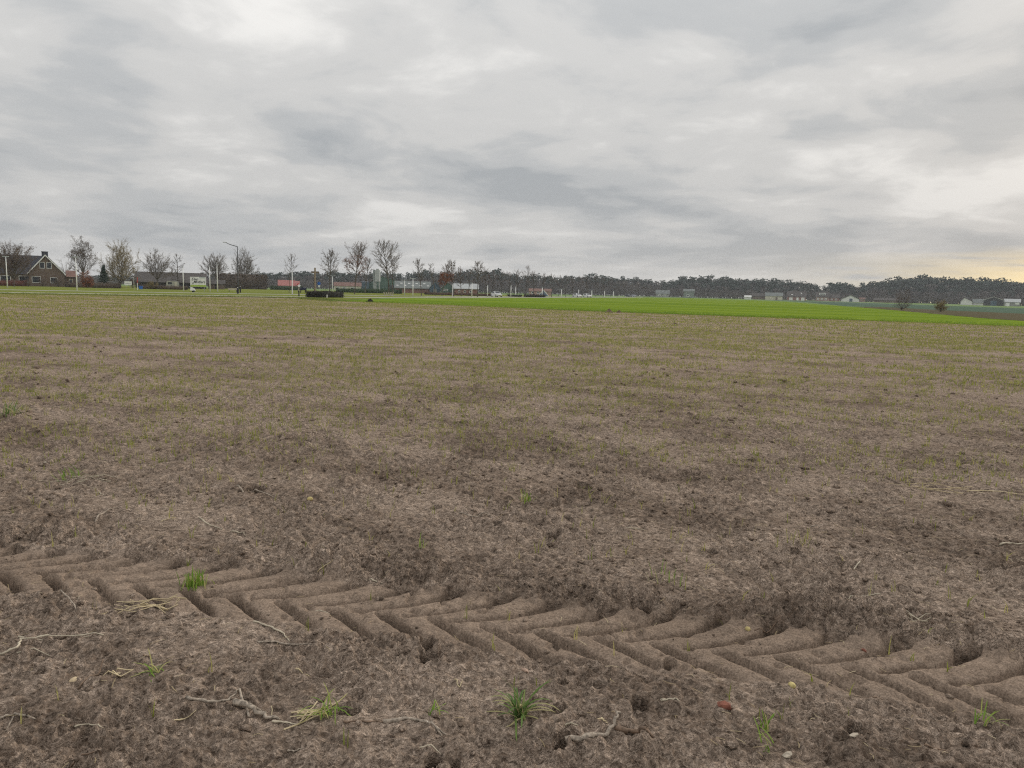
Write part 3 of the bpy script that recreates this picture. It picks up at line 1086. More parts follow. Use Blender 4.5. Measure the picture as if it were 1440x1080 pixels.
put_tree('slim_tree', 249.5, 406.0, 356, 17, 'slim dark tree with level branches by the long barn', 'spread', 0.12, 13, n=(20, 4, 4), bark=BARKD, twigm=BARKD, leaves=(BROWNL, 0.16, 2, 0.2, 1.0, 0.6))
put_tree('bare_tree', 303.5, 404.8, 357, 44, 'round bare tree behind the white billboard', 'round', 0.32, 15, n=(22, 10, 9))
put_tree('bare_tree', 343.5, 405.8, 354, 46, 'round bare tree beside the tall street lamp', 'round', 0.30, 17, n=(22, 10, 9))
put_tree('young_tree', 406.5, 412.0, 359, 24, 'thin young bare tree in front of the far red roof', 'upright', 0.36, 19, n=(18, 5, 3), tr=0.07)
put_tree('young_tree', 463.5, 412.4, 354, 29, 'bare young tree rising behind the wooden cross hedge', 'upright', 0.34, 21, n=(26, 8, 6))
put_tree('rust_tree', 498.5, 413.6, 347, 40, 'bare tree keeping rust red leaves on its lower branches', 'upright', 0.36, 23, n=(28, 8, 6), twigm=TWIGR, leaves=(RUST, 0.17, 4, 0.30, 0.80, 0.55))
put_tree('bare_tree', 513.5, 412.6, 364, 20, 'slender bare tree just behind the rust-leaved tree', 'upright', 0.34, 25, n=(20, 6, 6))
put_tree('bare_tree', 546.5, 415.2, 344, 44, 'tallest bare roadside tree, standing in a pale timber guard', 'upright', 0.38, 27, n=(28, 8, 6))
put_tree('bare_tree', 552.5, 413.4, 360, 24, 'bare tree close behind the guarded roadside tree', 'upright', 0.36, 29, n=(20, 6, 6))
put_tree('slim_tree', 592.5, 416.2, 364, 20, 'narrow bare tree before the barn with white roof lights', 'upright', 0.36, 31, n=(22, 6, 6))
put_tree('bare_tree', 612.0, 415.6, 369, 14, 'narrow bare tree behind the small rust-leaved oak', 'upright', 0.4, 33, n=(14, 5, 4))
put_tree('rust_tree', 621.5, 416.6, 371, 22, 'small oak with a ball of rust red leaves low in its crown', 'upright', 0.30, 35, n=(20, 6, 5), twigm=TWIGR, leaves=(RUST, 0.20, 7, 0.25, 0.72, 0.8))
put_tree('bare_tree', 637.5, 416.8, 366, 20, 'bare roadside tree before the dark green barn gable', 'upright', 0.36, 37, n=(24, 7, 6))
put_tree('bare_tree', 648.6, 416.8, 374, 14, 'low-forking bare tree before the long brick barn', 'upright', 0.32, 39, n=(20, 6, 6), twigm=TWIGR)
put_tree('bare_tree', 671.4, 417.6, 368, 19, 'bare roadside tree at the end of the brick barn', 'upright', 0.36, 41, n=(24, 7, 6))
row = [(659, 205), (682, 215), (691.5, 225), (705, 238), (716, 245), (727, 235), (738.7, 205), (750, 255), (764, 270), (775.6, 240), (785, 290), (795.5, 255), (805, 310),
       (815, 330), (826, 300), (837, 350), (848, 370), (858, 390), (868, 410), (878, 430), (888, 450), (897, 470), (906, 490), (914, 505)]
protos = []
rg_ = random.Random(77)
for i in range(4):
    tk, tg, tips = grow_tree(100 + i, 10.0, 0.34, 5.0, 'upright', 0.018, 18, 6, 4)
    V, F = seg_mesh(tk, 5)
    t_me = np_mesh('trunk', V, F, True)
    V, F = seg_mesh(tg, 3)
    c_me = np_mesh('crown', V, F)
    protos.append((t_me, c_me))
for i, (x, Yd) in enumerate(row):
    b = A(x, Yd)
    root = empty('roadside_tree', (b.x, b.y, 0.0), rg_.uniform(0, 6.28))
    sc = rg_.uniform(0.68, 0.86) * (1.0 + 0.15 * (Yd > 300))
    root.scale = (sc, sc, sc)
    t_me, c_me = protos[i % 4]
    link('trunk', t_me, BARKD, root)
    link('crown', c_me, TWIGR, root)
    tag(root, 'small bare brown tree in the long row beside the distant road', 'tree', 'bare trees in a row along the road')


def shrub(name, x, ybase, ytop, wpx, label, mat, seed, leaf=0.12, per=10, cat='shrub', Y=None, stems=None):
    base = A(x, Y) if Y else G(x, ybase)
    d = base.y
    if Y:
        ybase = HOR(x) + CAM_H * FPX / d
    H, W = M(ybase - ytop, d), M(wpx, d)
    tk, tg, tips = grow_tree(seed, H, 0.06, W, 'round', max(0.008, 0.00006 * d), 16, 6, 5, H * 0.02)
    root = empty(name, (base.x, base.y, 0))
    V, F = seg_mesh(tk, 4)
    link('stem', np_mesh('stem', V, F, True), BARK, root)
    V, F = seg_mesh(tg, 3)
    link('twigs', np_mesh('twigs', V, F), stems or TWIG, root)
    if mat:
        rg = np.random.RandomState(seed)
        V, F = leaf_tris(rg, [tuple(p) for p, _ in tips], leaf, per, leaf * 1.3)
        V[:, 2] = np.maximum(V[:, 2], 0.01)
        link('foliage', np_mesh('foliage', V, F), mat, root)
    tag(root, label, cat)
    return root


shrub('red_shrub', 122.5, 0, 381, 13, 'rust red leafy shrub beside the farmhouse annexe', RUST, 201, 0.16, 8, Y=180)
shrub('garden_shrub', 60, 403.0, 388.5, 26, 'brown leafless shrub before the brick gable wall', None, 203, stems=TWIGR)
shrub('garden_shrub', 82, 403.4, 391, 22, 'low grey brown shrub under the gable corner', BROWNL, 205, 0.08, 2)
shrub('garden_shrub', 40, 403.2, 391, 16, 'low twiggy shrub beside the white-framed garden window', None, 207, stems=TWIGR)
shrub('ditch_bush', 1268, 436.2, 402, 24, 'reddish brown bare bush on the ditch beside the green field', BROWNL, 209, 0.07, 2, stems=TWIGR)
shrub('ditch_bush', 1322.5, 438.4, 423, 18, 'small yellowish bush on the ditch beside the fallow strip', GOLD, 211, 0.10, 3, stems=TWIGG)
shrub('garden_shrub', 213, 406.6, 397, 26, 'low ochre shrub border before the long barn', GOLD, 213, 0.10, 3)
shrub('garden_shrub', 187, 405.2, 393, 22, 'dark twiggy shrub beneath the golden tree', BROWNL, 215, 0.12, 4)


# conifer by the house: tiers of drooping sprays round a stem
def conifer(name, x, ybase, ytop, wpx, label, seed):
    b = G(x, ybase)
    H, W = M(ybase - ytop, b.y), M(wpx, b.y)
    rg = np.random.RandomState(seed)
    root = empty(name, (b.x, b.y, 0))
    MB().tube([(0, 0, 0), (0, 0, H * 0.95)], [0.12, 0.02], 6).build('trunk', BARKD, root)
    pts = []
    for i in range(26):
        f = 0.04 + 0.95 * i / 26
        Rr = W * 0.5 * (1 - f) ** 0.85 * rg.uniform(0.8, 1.1)
        for k in range(11):
            a_ = rg.uniform(0, 6.28)
            for q in np.linspace(0.25, 1, 4):
                pts.append((math.cos(a_) * Rr * q, math.sin(a_) * Rr * q, H * f - 0.25 * Rr * q))
    V, F = leaf_tris(rg, pts, 0.28, 2, 0.10)
    V[:, 2] = np.maximum(V[:, 2], 0.02)
    link('crown', np_mesh('crown', V, F), CONIF, root)
    tag(root, label, 'tree')


conifer('conifer', 146.5, 404.6, 373, 22, 'small dark green conical conifer before the golden tree', 301)

# ------------------------------------------------------------------ far wood: one mass of pines over bare brown trees
SKYL = [(-400, 384), (0, 386), (200, 386), (280, 384), (330, 383), (350, 382), (400, 382), (430, 381), (470, 381), (520, 383), (560, 383), (569, 387),
        (580, 382), (590, 380), (620, 381), (640, 381), (655, 378.5), (690, 380), (697, 377), (705, 380), (720, 383), (738, 386), (745, 383), (760, 384),
        (773, 387.5), (800, 387.5), (815, 386), (824, 383.5), (840, 385), (870, 388.5), (900, 389), (915, 391.5), (935, 395), (948, 391), (960, 388.5),
        (990, 388), (1010, 389), (1040, 391), (1080, 391.5), (1110, 394), (1130, 396), (1146, 399), (1153, 404.5), (1160, 400), (1170, 396), (1190, 395.5),
        (1200, 403), (1206, 403), (1212, 398), (1230, 394), (1245, 390), (1255, 392), (1280, 388), (1300, 387.5), (1330, 390), (1360, 389.5), (1372, 392), (1385, 389.5),
        (1400, 390.5), (1415, 394), (1440, 394), (1500, 391), (1600, 389), (1900, 388)]
_sx, _sy = [p[0] for p in SKYL], [p[1] for p in SKYL]


def wood_dist(x):
    return float(np.interp(x, [-400, 300, 600, 900, 1000, 1200, 1440, 1900], [420, 560, 620, 660, 640, 600, 560, 470]))


def pine_template(seed):
    rg = np.random.RandomState(seed)
    V0, F0 = seg_mesh([((0, 0, 0), (0.02, 0.01, 0.5), 0.013, 0.010), ((0.02, 0.01, 0.5), (0, 0, 0.93), 0.010, 0.004)], 4)
    F0 = np.concatenate([F0[:, [0, 1, 2]], F0[:, [0, 2, 3]]])
    pts = []
    for c in range(10):
        a_ = rg.uniform(0, 6.28)
        z = rg.uniform(0.42, 0.96)
        q = rg.uniform(0.02, 0.15) * (1.25 - z) * 2.2
        cc = np.array([math.cos(a_) * q, math.sin(a_) * q, z])
        rr_ = rg.uniform(0.06, 0.10)
        for k in range(12):
            v = rg.normal(0, 1, 3)
            v /= np.linalg.norm(v)
            pts.append(cc + v * np.array([rr_, rr_, rr_ * 0.55]))
    V1, F1 = leaf_tris(rg, pts, 0.068, 1, 0.01)
    return (V0, F0), (V1, F1)


def bare_template(seed):
    rg = np.random.RandomState(seed)
    V0, F0 = seg_mesh([((0, 0, 0), (0.02, 0.01, 0.4), 0.012, 0.009), ((0.02, 0.01, 0.4), (0, 0, 0.9), 0.009, 0.003)], 3)
    F0 = np.concatenate([F0[:, [0, 1, 2]], F0[:, [0, 2, 3]]])
    n = 120
    z0 = rg.uniform(0.08, 0.80, n)
    az = rg.uniform(0, 6.28, n)
    el = rg.uniform(0.35, 1.2, n)
    q = rg.uniform(0.0, 0.20, n) * np.sin(np.pi * np.clip(z0 + 0.15, 0, 1)) ** 0.7
    P = np.stack([np.cos(az) * q, np.sin(az) * q, z0], -1)
    L = rg.uniform(0.08, 0.22, n) * (1.1 - 0.5 * z0)
    d = np.stack([np.cos(az) * np.cos(el), np.sin(az) * np.cos(el), np.sin(el)], -1)
    sd = rg.normal(0, 1, (n, 3))
    sd = np.cross(d, sd)
    sd /= np.linalg.norm(sd, axis=1, keepdims=True)
    w = rg.uniform(0.018, 0.040, (n, 1))
    V1 = np.stack([P - sd * w * 0.4, P + d * L[:, None] * 0.6 + sd * w, P + d * L[:, None]], 1).reshape(-1, 3)
    return (V0, F0), (V1, np.arange(3 * n).reshape(-1, 3))


pines = [pine_template(i) for i in range(6)]
bares = [bare_template(40 + i) for i in range(5)]
acc = {'wood': [[], [], 0], 'needles': [[], [], 0], 'twigs': [[], [], 0]}


def acc_add(key, VF, M3, off):
    V, F = VF
    a_ = acc[key]
    a_[0].append(V @ M3.T + off)
    a_[1].append(F + a_[2])
    a_[2] += len(V)


rgf = np.random.RandomState(9)


def plant(x, Yd, H, kind, wide=1.0):
    b = A(x, Yd)
    an = rgf.uniform(0, 6.28)
    c, s_ = math.cos(an) * H * wide, math.sin(an) * H * wide
    M3 = np.array([[c, -s_, 0], [s_, c, 0], [0, 0, H]])
    off = np.array([b.x, b.y, 0.0])
    t0, t1 = (pines[rgf.randint(6)] if kind == 'pine' else bares[rgf.randint(5)])
    acc_add('wood' if kind == 'pine' else 'twigs', t0, M3, off)
    acc_add('needles' if kind == 'pine' else 'twigs', t1, M3, off)


x = -380.0
while x < 1850:
    D = wood_dist(x)
    top = np.interp(x, _sx, _sy)
    Hs = M(HOR(x) - top, D) + CAM_H
    # share of pines along the skyline
    pshare = 0.75 if x < 730 else (0.65 if x < 930 else 0.95)
    for rowk, (dd, hf, kind_p) in enumerate([(45, 1.0, pshare), (30, 0.95, pshare), (38, 0.7, 0.5), (15, 0.80, 0.40 if x < 930 else 0.72), (0, 0.64, 0.06 if x < 930 else 0.4), (-10, 0.5, 0.0 if x < 930 else 0.15), (-20, 0.34, 0.0)]):
        xx = x + rgf.uniform(-3, 3)
        kind = 'pine' if rgf.rand() < kind_p else 'bare'
        plant(xx, D + dd + rgf.uniform(-6, 6), Hs * hf * (D + dd) / D * rgf.uniform(0.86, 1.03), kind, rgf.uniform(0.9, 1.3) * (1.5 if kind == 'bare' else 1.25))
    x += rgf.uniform(2.4, 4.0) * (1.0 if -60 < x < 1520 else 2.2)
PINEW = simple('pine_bark', (0.11, 0.085, 0.07), 0.9, 0.3, 0.5)
PINE = foliage_mat('pine_needles', (0.024, 0.042, 0.032), (0.058, 0.084, 0.060))
FTWIG = foliage_mat('wood_twigs', (0.095, 0.082, 0.072), (0.165, 0.140, 0.120))
fw = empty('forest', (0, 0, 0))
tag(fw, 'far dark pine wood with bare brown trees along the horizon', 'forest', kind='stuff')
for key, nm, m in (('wood', 'trunks', PINEW), ('needles', 'pine_crowns', PINE), ('twigs', 'bare_crowns', FTWIG)):
    V = np.concatenate(acc[key][0])
    F = np.concatenate(acc[key][1])
    o = link(nm, np_mesh(nm, V, F), m, fw)
    o['kind'] = 'stuff'

# ------------------------------------------------------------------ buildings
BRICK_D = brick_mat('brick_brown', (0.20, 0.135, 0.098), (0.145, 0.098, 0.073), (0.22, 0.19, 0.155))
BRICK_R = brick_mat('brick_red', (0.36, 0.165, 0.13), (0.28, 0.125, 0.10), (0.30, 0.25, 0.22))
BRICK_P = brick_mat('brick_pink', (0.42, 0.27, 0.22), (0.36, 0.22, 0.18), (0.35, 0.30, 0.27))
SLATE = simple('slate_roof', (0.060, 0.062, 0.075), 0.7, 0.2, 1.5)
DTILE = simple('dark_tile_roof', (0.085, 0.074, 0.066), 0.8, 0.2, 1.0)
RTILE = simple('red_tile_roof', (0.40, 0.155, 0.135), 0.8, 0.15, 1.0)
BTILE = simple('brown_tile_roof', (0.20, 0.11, 0.085), 0.8, 0.2, 1.0)
GROOF = simple('grey_sheet_roof', (0.16, 0.175, 0.16), 0.6, 0.12, 0.5)
LROOF = simple('light_sheet_roof', (0.40, 0.41, 0.40), 0.5, 0.1, 0.5)
WROOF = simple('pale_roof', (0.70, 0.69, 0.64), 0.6, 0.08, 0.5)
GWALL = simple('green_sheet_wall', (0.10, 0.16, 0.13), 0.6, 0.12, 0.6)
BLWALL = simple('blue_grey_wall', (0.085, 0.125, 0.16), 0.6, 0.15, 0.6)
TIMB = simple('dark_timber', (0.045, 0.040, 0.038), 0.8, 0.3, 2.0)
CREAM = simple('cream_wall', (0.62, 0.57, 0.45), 0.8, 0.1, 0.6)
WHITEW = simple('white_wall', (0.74, 0.73, 0.69), 0.7, 0.06, 0.6)
PINKW = simple('salmon_wall', (0.42, 0.28, 0.22), 0.8, 0.1, 0.6)
GREYW = simple('grey_wall', (0.30, 0.30, 0.28), 0.8, 0.12, 0.6)
PAINT = simple('white_paint', (0.86, 0.85, 0.82), 0.5, 0.05, 2.0)
CREAMP = simple('cream_paint', (0.60, 0.56, 0.45), 0.5, 0.05, 2.0)
GLASS, _t, _b = mat_base('window_glass')
_b.inputs['Base Color'].default_value = (0.018, 0.022, 0.026, 1)
_b.inputs['Roughness'].default_value = 0.08
_b.inputs['Specular IOR Level'].default_value = 0.5
GALV = simple('galvanised_steel', (0.45, 0.47, 0.47), 0.45, 0.08, 2.0, 0.3)
BLACKP = simple('black_paint', (0.02, 0.02, 0.022), 0.5, 0.2, 3.0)
DGREY = simple('dark_grey_paint', (0.055, 0.058, 0.06), 0.5, 0.2, 3.0)
BLUEP = simple('blue_paint', (0.03, 0.14, 0.50), 0.5, 0.1, 3.0)
REDP = simple('red_paint', (0.52, 0.05, 0.04), 0.5, 0.1, 3.0)
OAKW = simple('weathered_oak', (0.33, 0.26, 0.19), 0.85, 0.25, 6.0)
PLANKW = simple('pale_plank', (0.52, 0.46, 0.37), 0.85, 0.2, 5.0)


def window(parent, xa, xb, za, zb, y, frame=PAINT, t=0.09, mull=0):
    """window on a wall facing local -y at depth y"""
    m = MB()
    m.box(xa, xb, y - 0.07, y - 0.004, za, za + t).box(xa, xb, y - 0.07, y - 0.004, zb - t, zb)
    m.box(xa, xa + t, y - 0.07, y - 0.004, za + t, zb - t).box(xb - t, xb, y - 0.07, y - 0.004, za + t, zb - t)
    for k in range(mull):
        c = xa + (xb - xa) * (k + 1) / (mull + 1)
        m.box(c - t / 2, c + t / 2, y - 0.068, y - 0.005, za + t, zb - t)
    w = m.build('window', frame, parent)
    MB().box(xa + t * 0.5, xb - t * 0.5, y - 0.035, y - 0.010, za + t * 0.5, zb - t * 0.5).build('pane', GLASS, w)
    return w


def house(name, label, x0, x1, Y, eave, ridge, depth, wall, roof, cat='house', along=True, rz=0.0, wins=(), doors=(),
          chimney=None, barge=None, lights=0, group=None, over=0.3, ridge_at=0.5, doormat=None):
    """gabled building between photo columns; along: ridge runs across the view, else the gable faces us.
    wins / doors: (u0,u1,z0,z1) with u a fraction of the front"""
    a_, b_ = A(x0, Y), A(x1, Y)
    c = (a_ + b_) / 2
    face = math.atan2(c.x, c.y)
    W = (b_ - a_).length * math.cos(face) ** 0
    root = empty(name, (c.x, c.y, 0), -face + rz)
    W = W * math.cos(face)
    h = W / 2
    th = 0.18
    m = MB()
    if along:
        m.box(-h, h, 0, depth, -0.05, eave)
        # gable triangles
        m2 = [(0, eave), (depth, eave), (depth * 0.5, ridge)]
        for xx0, xx1 in ((-h, -h + 0.25), (h - 0.25, h)):
            m.add([(xx0, y, z) for y, z in m2] + [(xx1, y, z) for y, z in m2], [(0, 1, 2), (5, 4, 3), (0, 3, 4, 1), (1, 4, 5, 2), (2, 5, 3, 0)])
        m.build('wall', wall, root)
        k = (ridge - eave) / (depth * 0.5)
        r = MB()
        for s_ in (0, 1):
            ya, yb = (-over, depth * 0.5) if s_ == 0 else (depth + over, depth * 0.5)
            za, zb = eave - over * k + 0.02, ridge + 0.02
            r.add([(-h - over, ya, za), (h + over, ya, za), (h + over, yb, zb), (-h - over, yb, zb),
                   (-h - over, ya, za + th), (h + over, ya, za + th), (h + over, yb, zb + th), (-h - over, yb, zb + th)],
                  [(0, 1, 2, 3), (4, 5, 6, 7), (0, 1, 5, 4), (1, 2, 6, 5), (2, 3, 7, 6), (3, 0, 4, 7)])
        ro = r.build('roof', roof, root)
        if lights:
            for i in range(lights):
                u = -h + W * (i + 0.5) / lights
                f = 0.35 + 0.3 * (i % 2)
                yy = -over + (depth * 0.5 + over) * f
                zz = eave - over * k + (ridge - eave + over * k) * f + th + 0.03
                dy, dz_ = 0.7, 0.7 * k
                MB().add([(u - 0.45, yy - dy / 2, zz - dz_ / 2), (u + 0.45, yy - dy / 2, zz - dz_ / 2), (u + 0.45, yy + dy / 2, zz + dz_ / 2), (u - 0.45, yy + dy / 2, zz + dz_ / 2),
                          (u - 0.45, yy - dy / 2, zz - dz_ / 2 + 0.08), (u + 0.45, yy - dy / 2, zz - dz_ / 2 + 0.08), (u + 0.45, yy + dy / 2, zz + dz_ / 2 + 0.08), (u - 0.45, yy + dy / 2, zz + dz_ / 2 + 0.08)],
                         [(0, 1, 2, 3), (4, 5, 6, 7), (0, 1, 5, 4), (1, 2, 6, 5), (2, 3, 7, 6), (3, 0, 4, 7)]).build('roof_light', WHITEW, ro)
    else:
        rx = -h + W * ridge_at
        m.prism([(-h, -0.05), (h, -0.05), (h, eave), (rx, ridge), (-h, eave)], 0, depth)
        m.build('wall', wall, root)
        r = MB()
        for ex, sg in ((-h, -1), (h, 1)):
            k = (ridge - eave) / abs(ex - rx)
            xo, zo = ex + sg * over, eave - over * k
            r.add([(xo, -over, zo + 0.03), (rx, -over, ridge + 0.03), (rx, depth + over, ridge + 0.03), (xo, depth + over, zo + 0.03),
                   (xo, -over, zo + 0.03 + th), (rx, -over, ridge + 0.03 + th), (rx, depth + over, ridge + 0.03 + th), (xo, depth + over, zo + 0.03 + th)],
                  [(0, 1, 2, 3), (4, 5, 6, 7), (0, 1, 5, 4), (1, 2, 6, 5), (2, 3, 7, 6), (3, 0, 4, 7)])
            if barge:
                bw = 0.5
                MB().add([(xo, -over - 0.06, zo - bw * 0.6), (rx, -over - 0.06, ridge - bw * 0.6), (rx, -over - 0.06, ridge + 0.08), (xo, -over - 0.06, zo + 0.08),
                          (xo, -over - 0.012, zo - bw * 0.6), (rx, -over - 0.012, ridge - bw * 0.6), (rx, -over - 0.012, ridge + 0.08), (xo, -over - 0.012, zo + 0.08)],
                         [(0, 1, 2, 3), (4, 5, 6, 7), (0, 1, 5, 4), (1, 2, 6, 5), (2, 3, 7, 6), (3, 0, 4, 7)]).build('bargeboard', barge, root)
        ro = r.build('roof', roof, root)
    if chimney:
        u, w, z1 = chimney
        cx_ = -h + W * u
        yy = depth * 0.5 if along else 1.2
        ch = MB().box(cx_ - w / 2, cx_ + w / 2, yy - w / 2, yy + w / 2, ridge - 0.8, z1).build('chimney', wall, ro)
    for u0_, u1_, z0, z1 in wins:
        window(root, -h + W * u0_, -h + W * u1_, z0, z1, 0.0, PAINT, max(0.08, 0.0005 * Y))
    for u0_, u1_, z0, z1 in doors:
        MB().box(-h + W * u0_, -h + W * u1_, -0.06, -0.004, z0, z1).build('door', doormat or PAINT, root)
    tag(root, label, cat, group)
    return root


# --- the farmhouse on the left: gable to the road, long wing running off to its side
hy = 190.0
g0, g1 = A(41.5, hy), A(91.5, hy)
gw = (g1 - g0).length
fh = house('farmhouse', 'brown brick farmhouse with slate roof and white gable boards', 41.5, 91.5, hy, 3.6, 8.0, 9.0, BRICK_D, SLATE, along=False, barge=PAINT,
           wins=[(0.315, 0.46, 4.55, 6.15), (0.51, 0.655, 4.55, 6.15), (0.08, 0.33, 0.9, 2.55), (0.60, 0.80, 0.9, 2.35)], ridge_at=0.485, over=0.35)
hh_ = gw * math.cos(math.atan2((g0.x + g1.x) / 2, hy)) / 2
xr = -hh_ + 2 * hh_ * 0.485
MB().box(xr - 0.75, xr + 0.65, 1.6, 2.5, 7.3, 8.75).box(xr - 0.82, xr + 0.72, 1.53, 2.57, 8.75, 8.9).build('chimney', SLATE, fh)
# side wing: ridge across the view, meeting the gable block
wing = MB()
wl = -hh_ - M(72, hy)
wing.box(wl, -hh_ - 0.01, 1.2, 9.0, -0.05, 3.3)
wing.build('wing_wall', BRICK_D, fh)
wr = MB()
wr.add([(wl, 0.7, 3.05), (xr - 0.05, 0.7, 3.05), (xr - 0.05, 5.0, 7.85), (wl, 5.0, 7.85), (wl, 9.5, 3.05), (xr - 0.05, 9.5, 3.05)],
       [(0, 1, 2, 3), (3, 2, 5, 4), (0, 3, 4), (1, 5, 2), (0, 4, 5, 1)])
wr.build('wing_roof', SLATE, fh)
for u0_, u1_ in ((-14.9, -13.3), (-13.1, -10.9), (-9.2, -6.9)):
    window(fh, u0_ + 3.2, u1_ + 3.2, 0.9, 2.6, 1.2, PAINT, 0.12)
MB().box(hh_ + 0.02, hh_ + 2.6, 2.0, 8.0, -0.05, 2.9).build('annexe_wall', BRICK_D, fh)
an = MB().add([(hh_ + 0.4, 1.6, 2.75), (hh_ + 3.1, 1.6, 2.75), (hh_ + 2.8, 5.0, 4.3), (hh_ + 0.4, 5.0, 4.3), (hh_ + 0.4, 8.4, 2.75), (hh_ + 3.1, 8.4, 2.75)],
              [(0, 1, 2, 3), (3, 2, 5, 4), (0, 3, 4), (1, 5, 2), (0, 4, 5, 1)])
an.build('annexe_roof', BTILE, fh)
MB().box(hh_ + 0.4, hh_ + 3.1, 1.50, 1.58, 2.62, 2.80).build('gutter', simple('pink_gutter', (0.55, 0.36, 0.33), 0.6, 0.1), fh)
window(fh, hh_ + 1.0, hh_ + 1.9, 0.9, 2.0, 2.0, CREAMP, 0.12)

# --- long dark barn and its low carport
house('barn', 'long low dark timber barn with a sloping grey roof', 192, 291, 235, 1.9, 4.9, 14, TIMB, DTILE, cat='barn', over=0.5,
      doors=[(0.42, 0.50, 0, 2.1), (0.62, 0.72, 0, 2.1)], doormat=BLACKP)
house('brick_shed', 'low reddish brick shed between the billboard and the bare trees', 293, 316, 245, 1.7, 2.9, 6, BRICK_D, DTILE, cat='shed', doors=[(0.40, 0.50, 0, 1.8)], doormat=BLACKP)

# --- farm in the middle distance
house('red_roof_house', 'far low house under a bright red tiled roof', 392, 414, 400, 1.9, 4.6, 9, GREYW, RTILE, over=0.5, wins=[(0.3, 0.5, 0.5, 1.5)])
house('small_house', 'small far house with red roof beside the red-roofed bungalow', 414, 421, 420, 2.2, 4.4, 6, BRICK_R, RTILE)
house('red_roof_house', 'pale far house with dull red roof behind the hedge', 470, 508, 430, 2.4, 4.4, 10, CREAM, BTILE, wins=[(0.1, 0.2, 0.8, 1.8), (0.3, 0.42, 0.8, 1.8), (0.6, 0.75, 0.8, 1.8)])
house('container', 'dark blue shed with flat top by the farm tower', 508.5, 519, 330, 4.0, 4.2, 5, BLWALL, BLWALL, cat='shed', over=0.05)
house('green_hall', 'large green sheet-metal farm hall beside the silver tower', 519, 570, 335, 3.9, 6.9, 22, GWALL, GROOF, cat='barn', along=False, ridge_at=0.36, over=0.3,
      doors=[(0.55, 0.72, 0, 3.2)], doormat=DGREY)
st = empty('silo_tower', A(531, 318))
m = MB()
for sx in (-0.75, 0.75):
    for sy in (-0.75, 0.75):
        MB().box(sx - 0.1, sx + 0.1, sy - 0.1, sy + 0.1, 0, 4.4).build('leg', GALV, st)
MB().box(-1.0, 1.0, -1.0, 1.0, 4.4, 9.2).build('silo_body', GALV, st)
MB().box(-0.55, 0.55, -0.55, 0.55, 9.2, 9.8).build('head', GALV, st)
MB().box(-1.9, -1.15, -0.5, 0.5, 0, 9.4).build('elevator_shaft', simple('dull_steel', (0.30, 0.33, 0.33), 0.5, 0.1), st)
for zz in (1.6, 3.0):
    MB().box(-0.78, 0.78, -0.84, -0.76, zz, zz + 0.12).build('brace', GALV, st)
tag(st, 'silver silo tower on legs against the green hall', 'silo')
house('long_barn', 'long low red brick barn with white roof lights', 556, 605, 300, 1.9, 4.6, 16, BRICK_R, GROOF, cat='barn', lights=9, over=0.5)
house('barn_gable', 'dark blue-grey gabled barn behind the small rust-leaved oak', 604, 619.5, 285, 2.2, 4.4, 20, BLWALL, GROOF, cat='barn', along=False, over=0.2, doors=[(0.35, 0.65, 0, 1.9)], doormat=GREYW)
house('barn_gable', 'dark green gabled barn joined to the pale-roofed brick barn', 620.5, 639, 280, 2.2, 4.5, 18, GWALL, LROOF, cat='barn', along=False, over=0.3, wins=[(0.1, 0.5, 1.2, 1.9)])
house('long_barn', 'brick barn under a pale sheet roof beside the road trees', 639, 671.5, 275, 2.1, 3.9, 14, BRICK_R, LROOF, cat='barn', over=0.5, wins=[(0.15, 0.25, 0.7, 1.5), (0.4, 0.5, 0.7, 1.5), (0.65, 0.75, 0.7, 1.5)])
house('barn_gable', 'light blue-grey gable rising behind the pale sheet roof', 651, 672.5, 300, 2.6, 5.0, 10, simple('pale_blue_wall', (0.30, 0.34, 0.40), 0.7, 0.1), LROOF, cat='barn', along=False, over=0.15)
house('salmon_house', 'low salmon-coloured building beyond the row of road trees', 744, 775, 380, 1.9, 3.2, 10, PINKW, BTILE, wins=[(0.1, 0.2, 0.7, 1.8), (0.35, 0.45, 0.7, 1.8), (0.7, 0.8, 0.7, 1.8)])
tent = empty('tent', A(764, 300))
MB().prism([(-2.2, 0), (2.2, 0), (0, 2.3)], 0, 3.0).build('canvas', simple('blue_canvas', (0.16, 0.22, 0.32), 0.7, 0.1), tent)
for sg in (-1, 1):
    MB().add([(sg * 2.35, -0.12, 0), (sg * 2.05, -0.12, 0), (-sg * 0.0, -0.12, 2.25), (sg * 0.06, -0.12, 2.55),
              (sg * 2.35, -0.02, 0), (sg * 2.05, -0.02, 0), (-sg * 0.0, -0.02, 2.25), (sg * 0.06, -0.02, 2.55)],
             [(0, 1, 2, 3), (4, 5, 6, 7), (0, 1, 5, 4), (1, 2, 6, 5), (2, 3, 7, 6), (3, 0, 4, 7)]).build('edge', PAINT, tent)
tag(tent, 'blue ridge tent with white edges before the salmon building', 'tent')

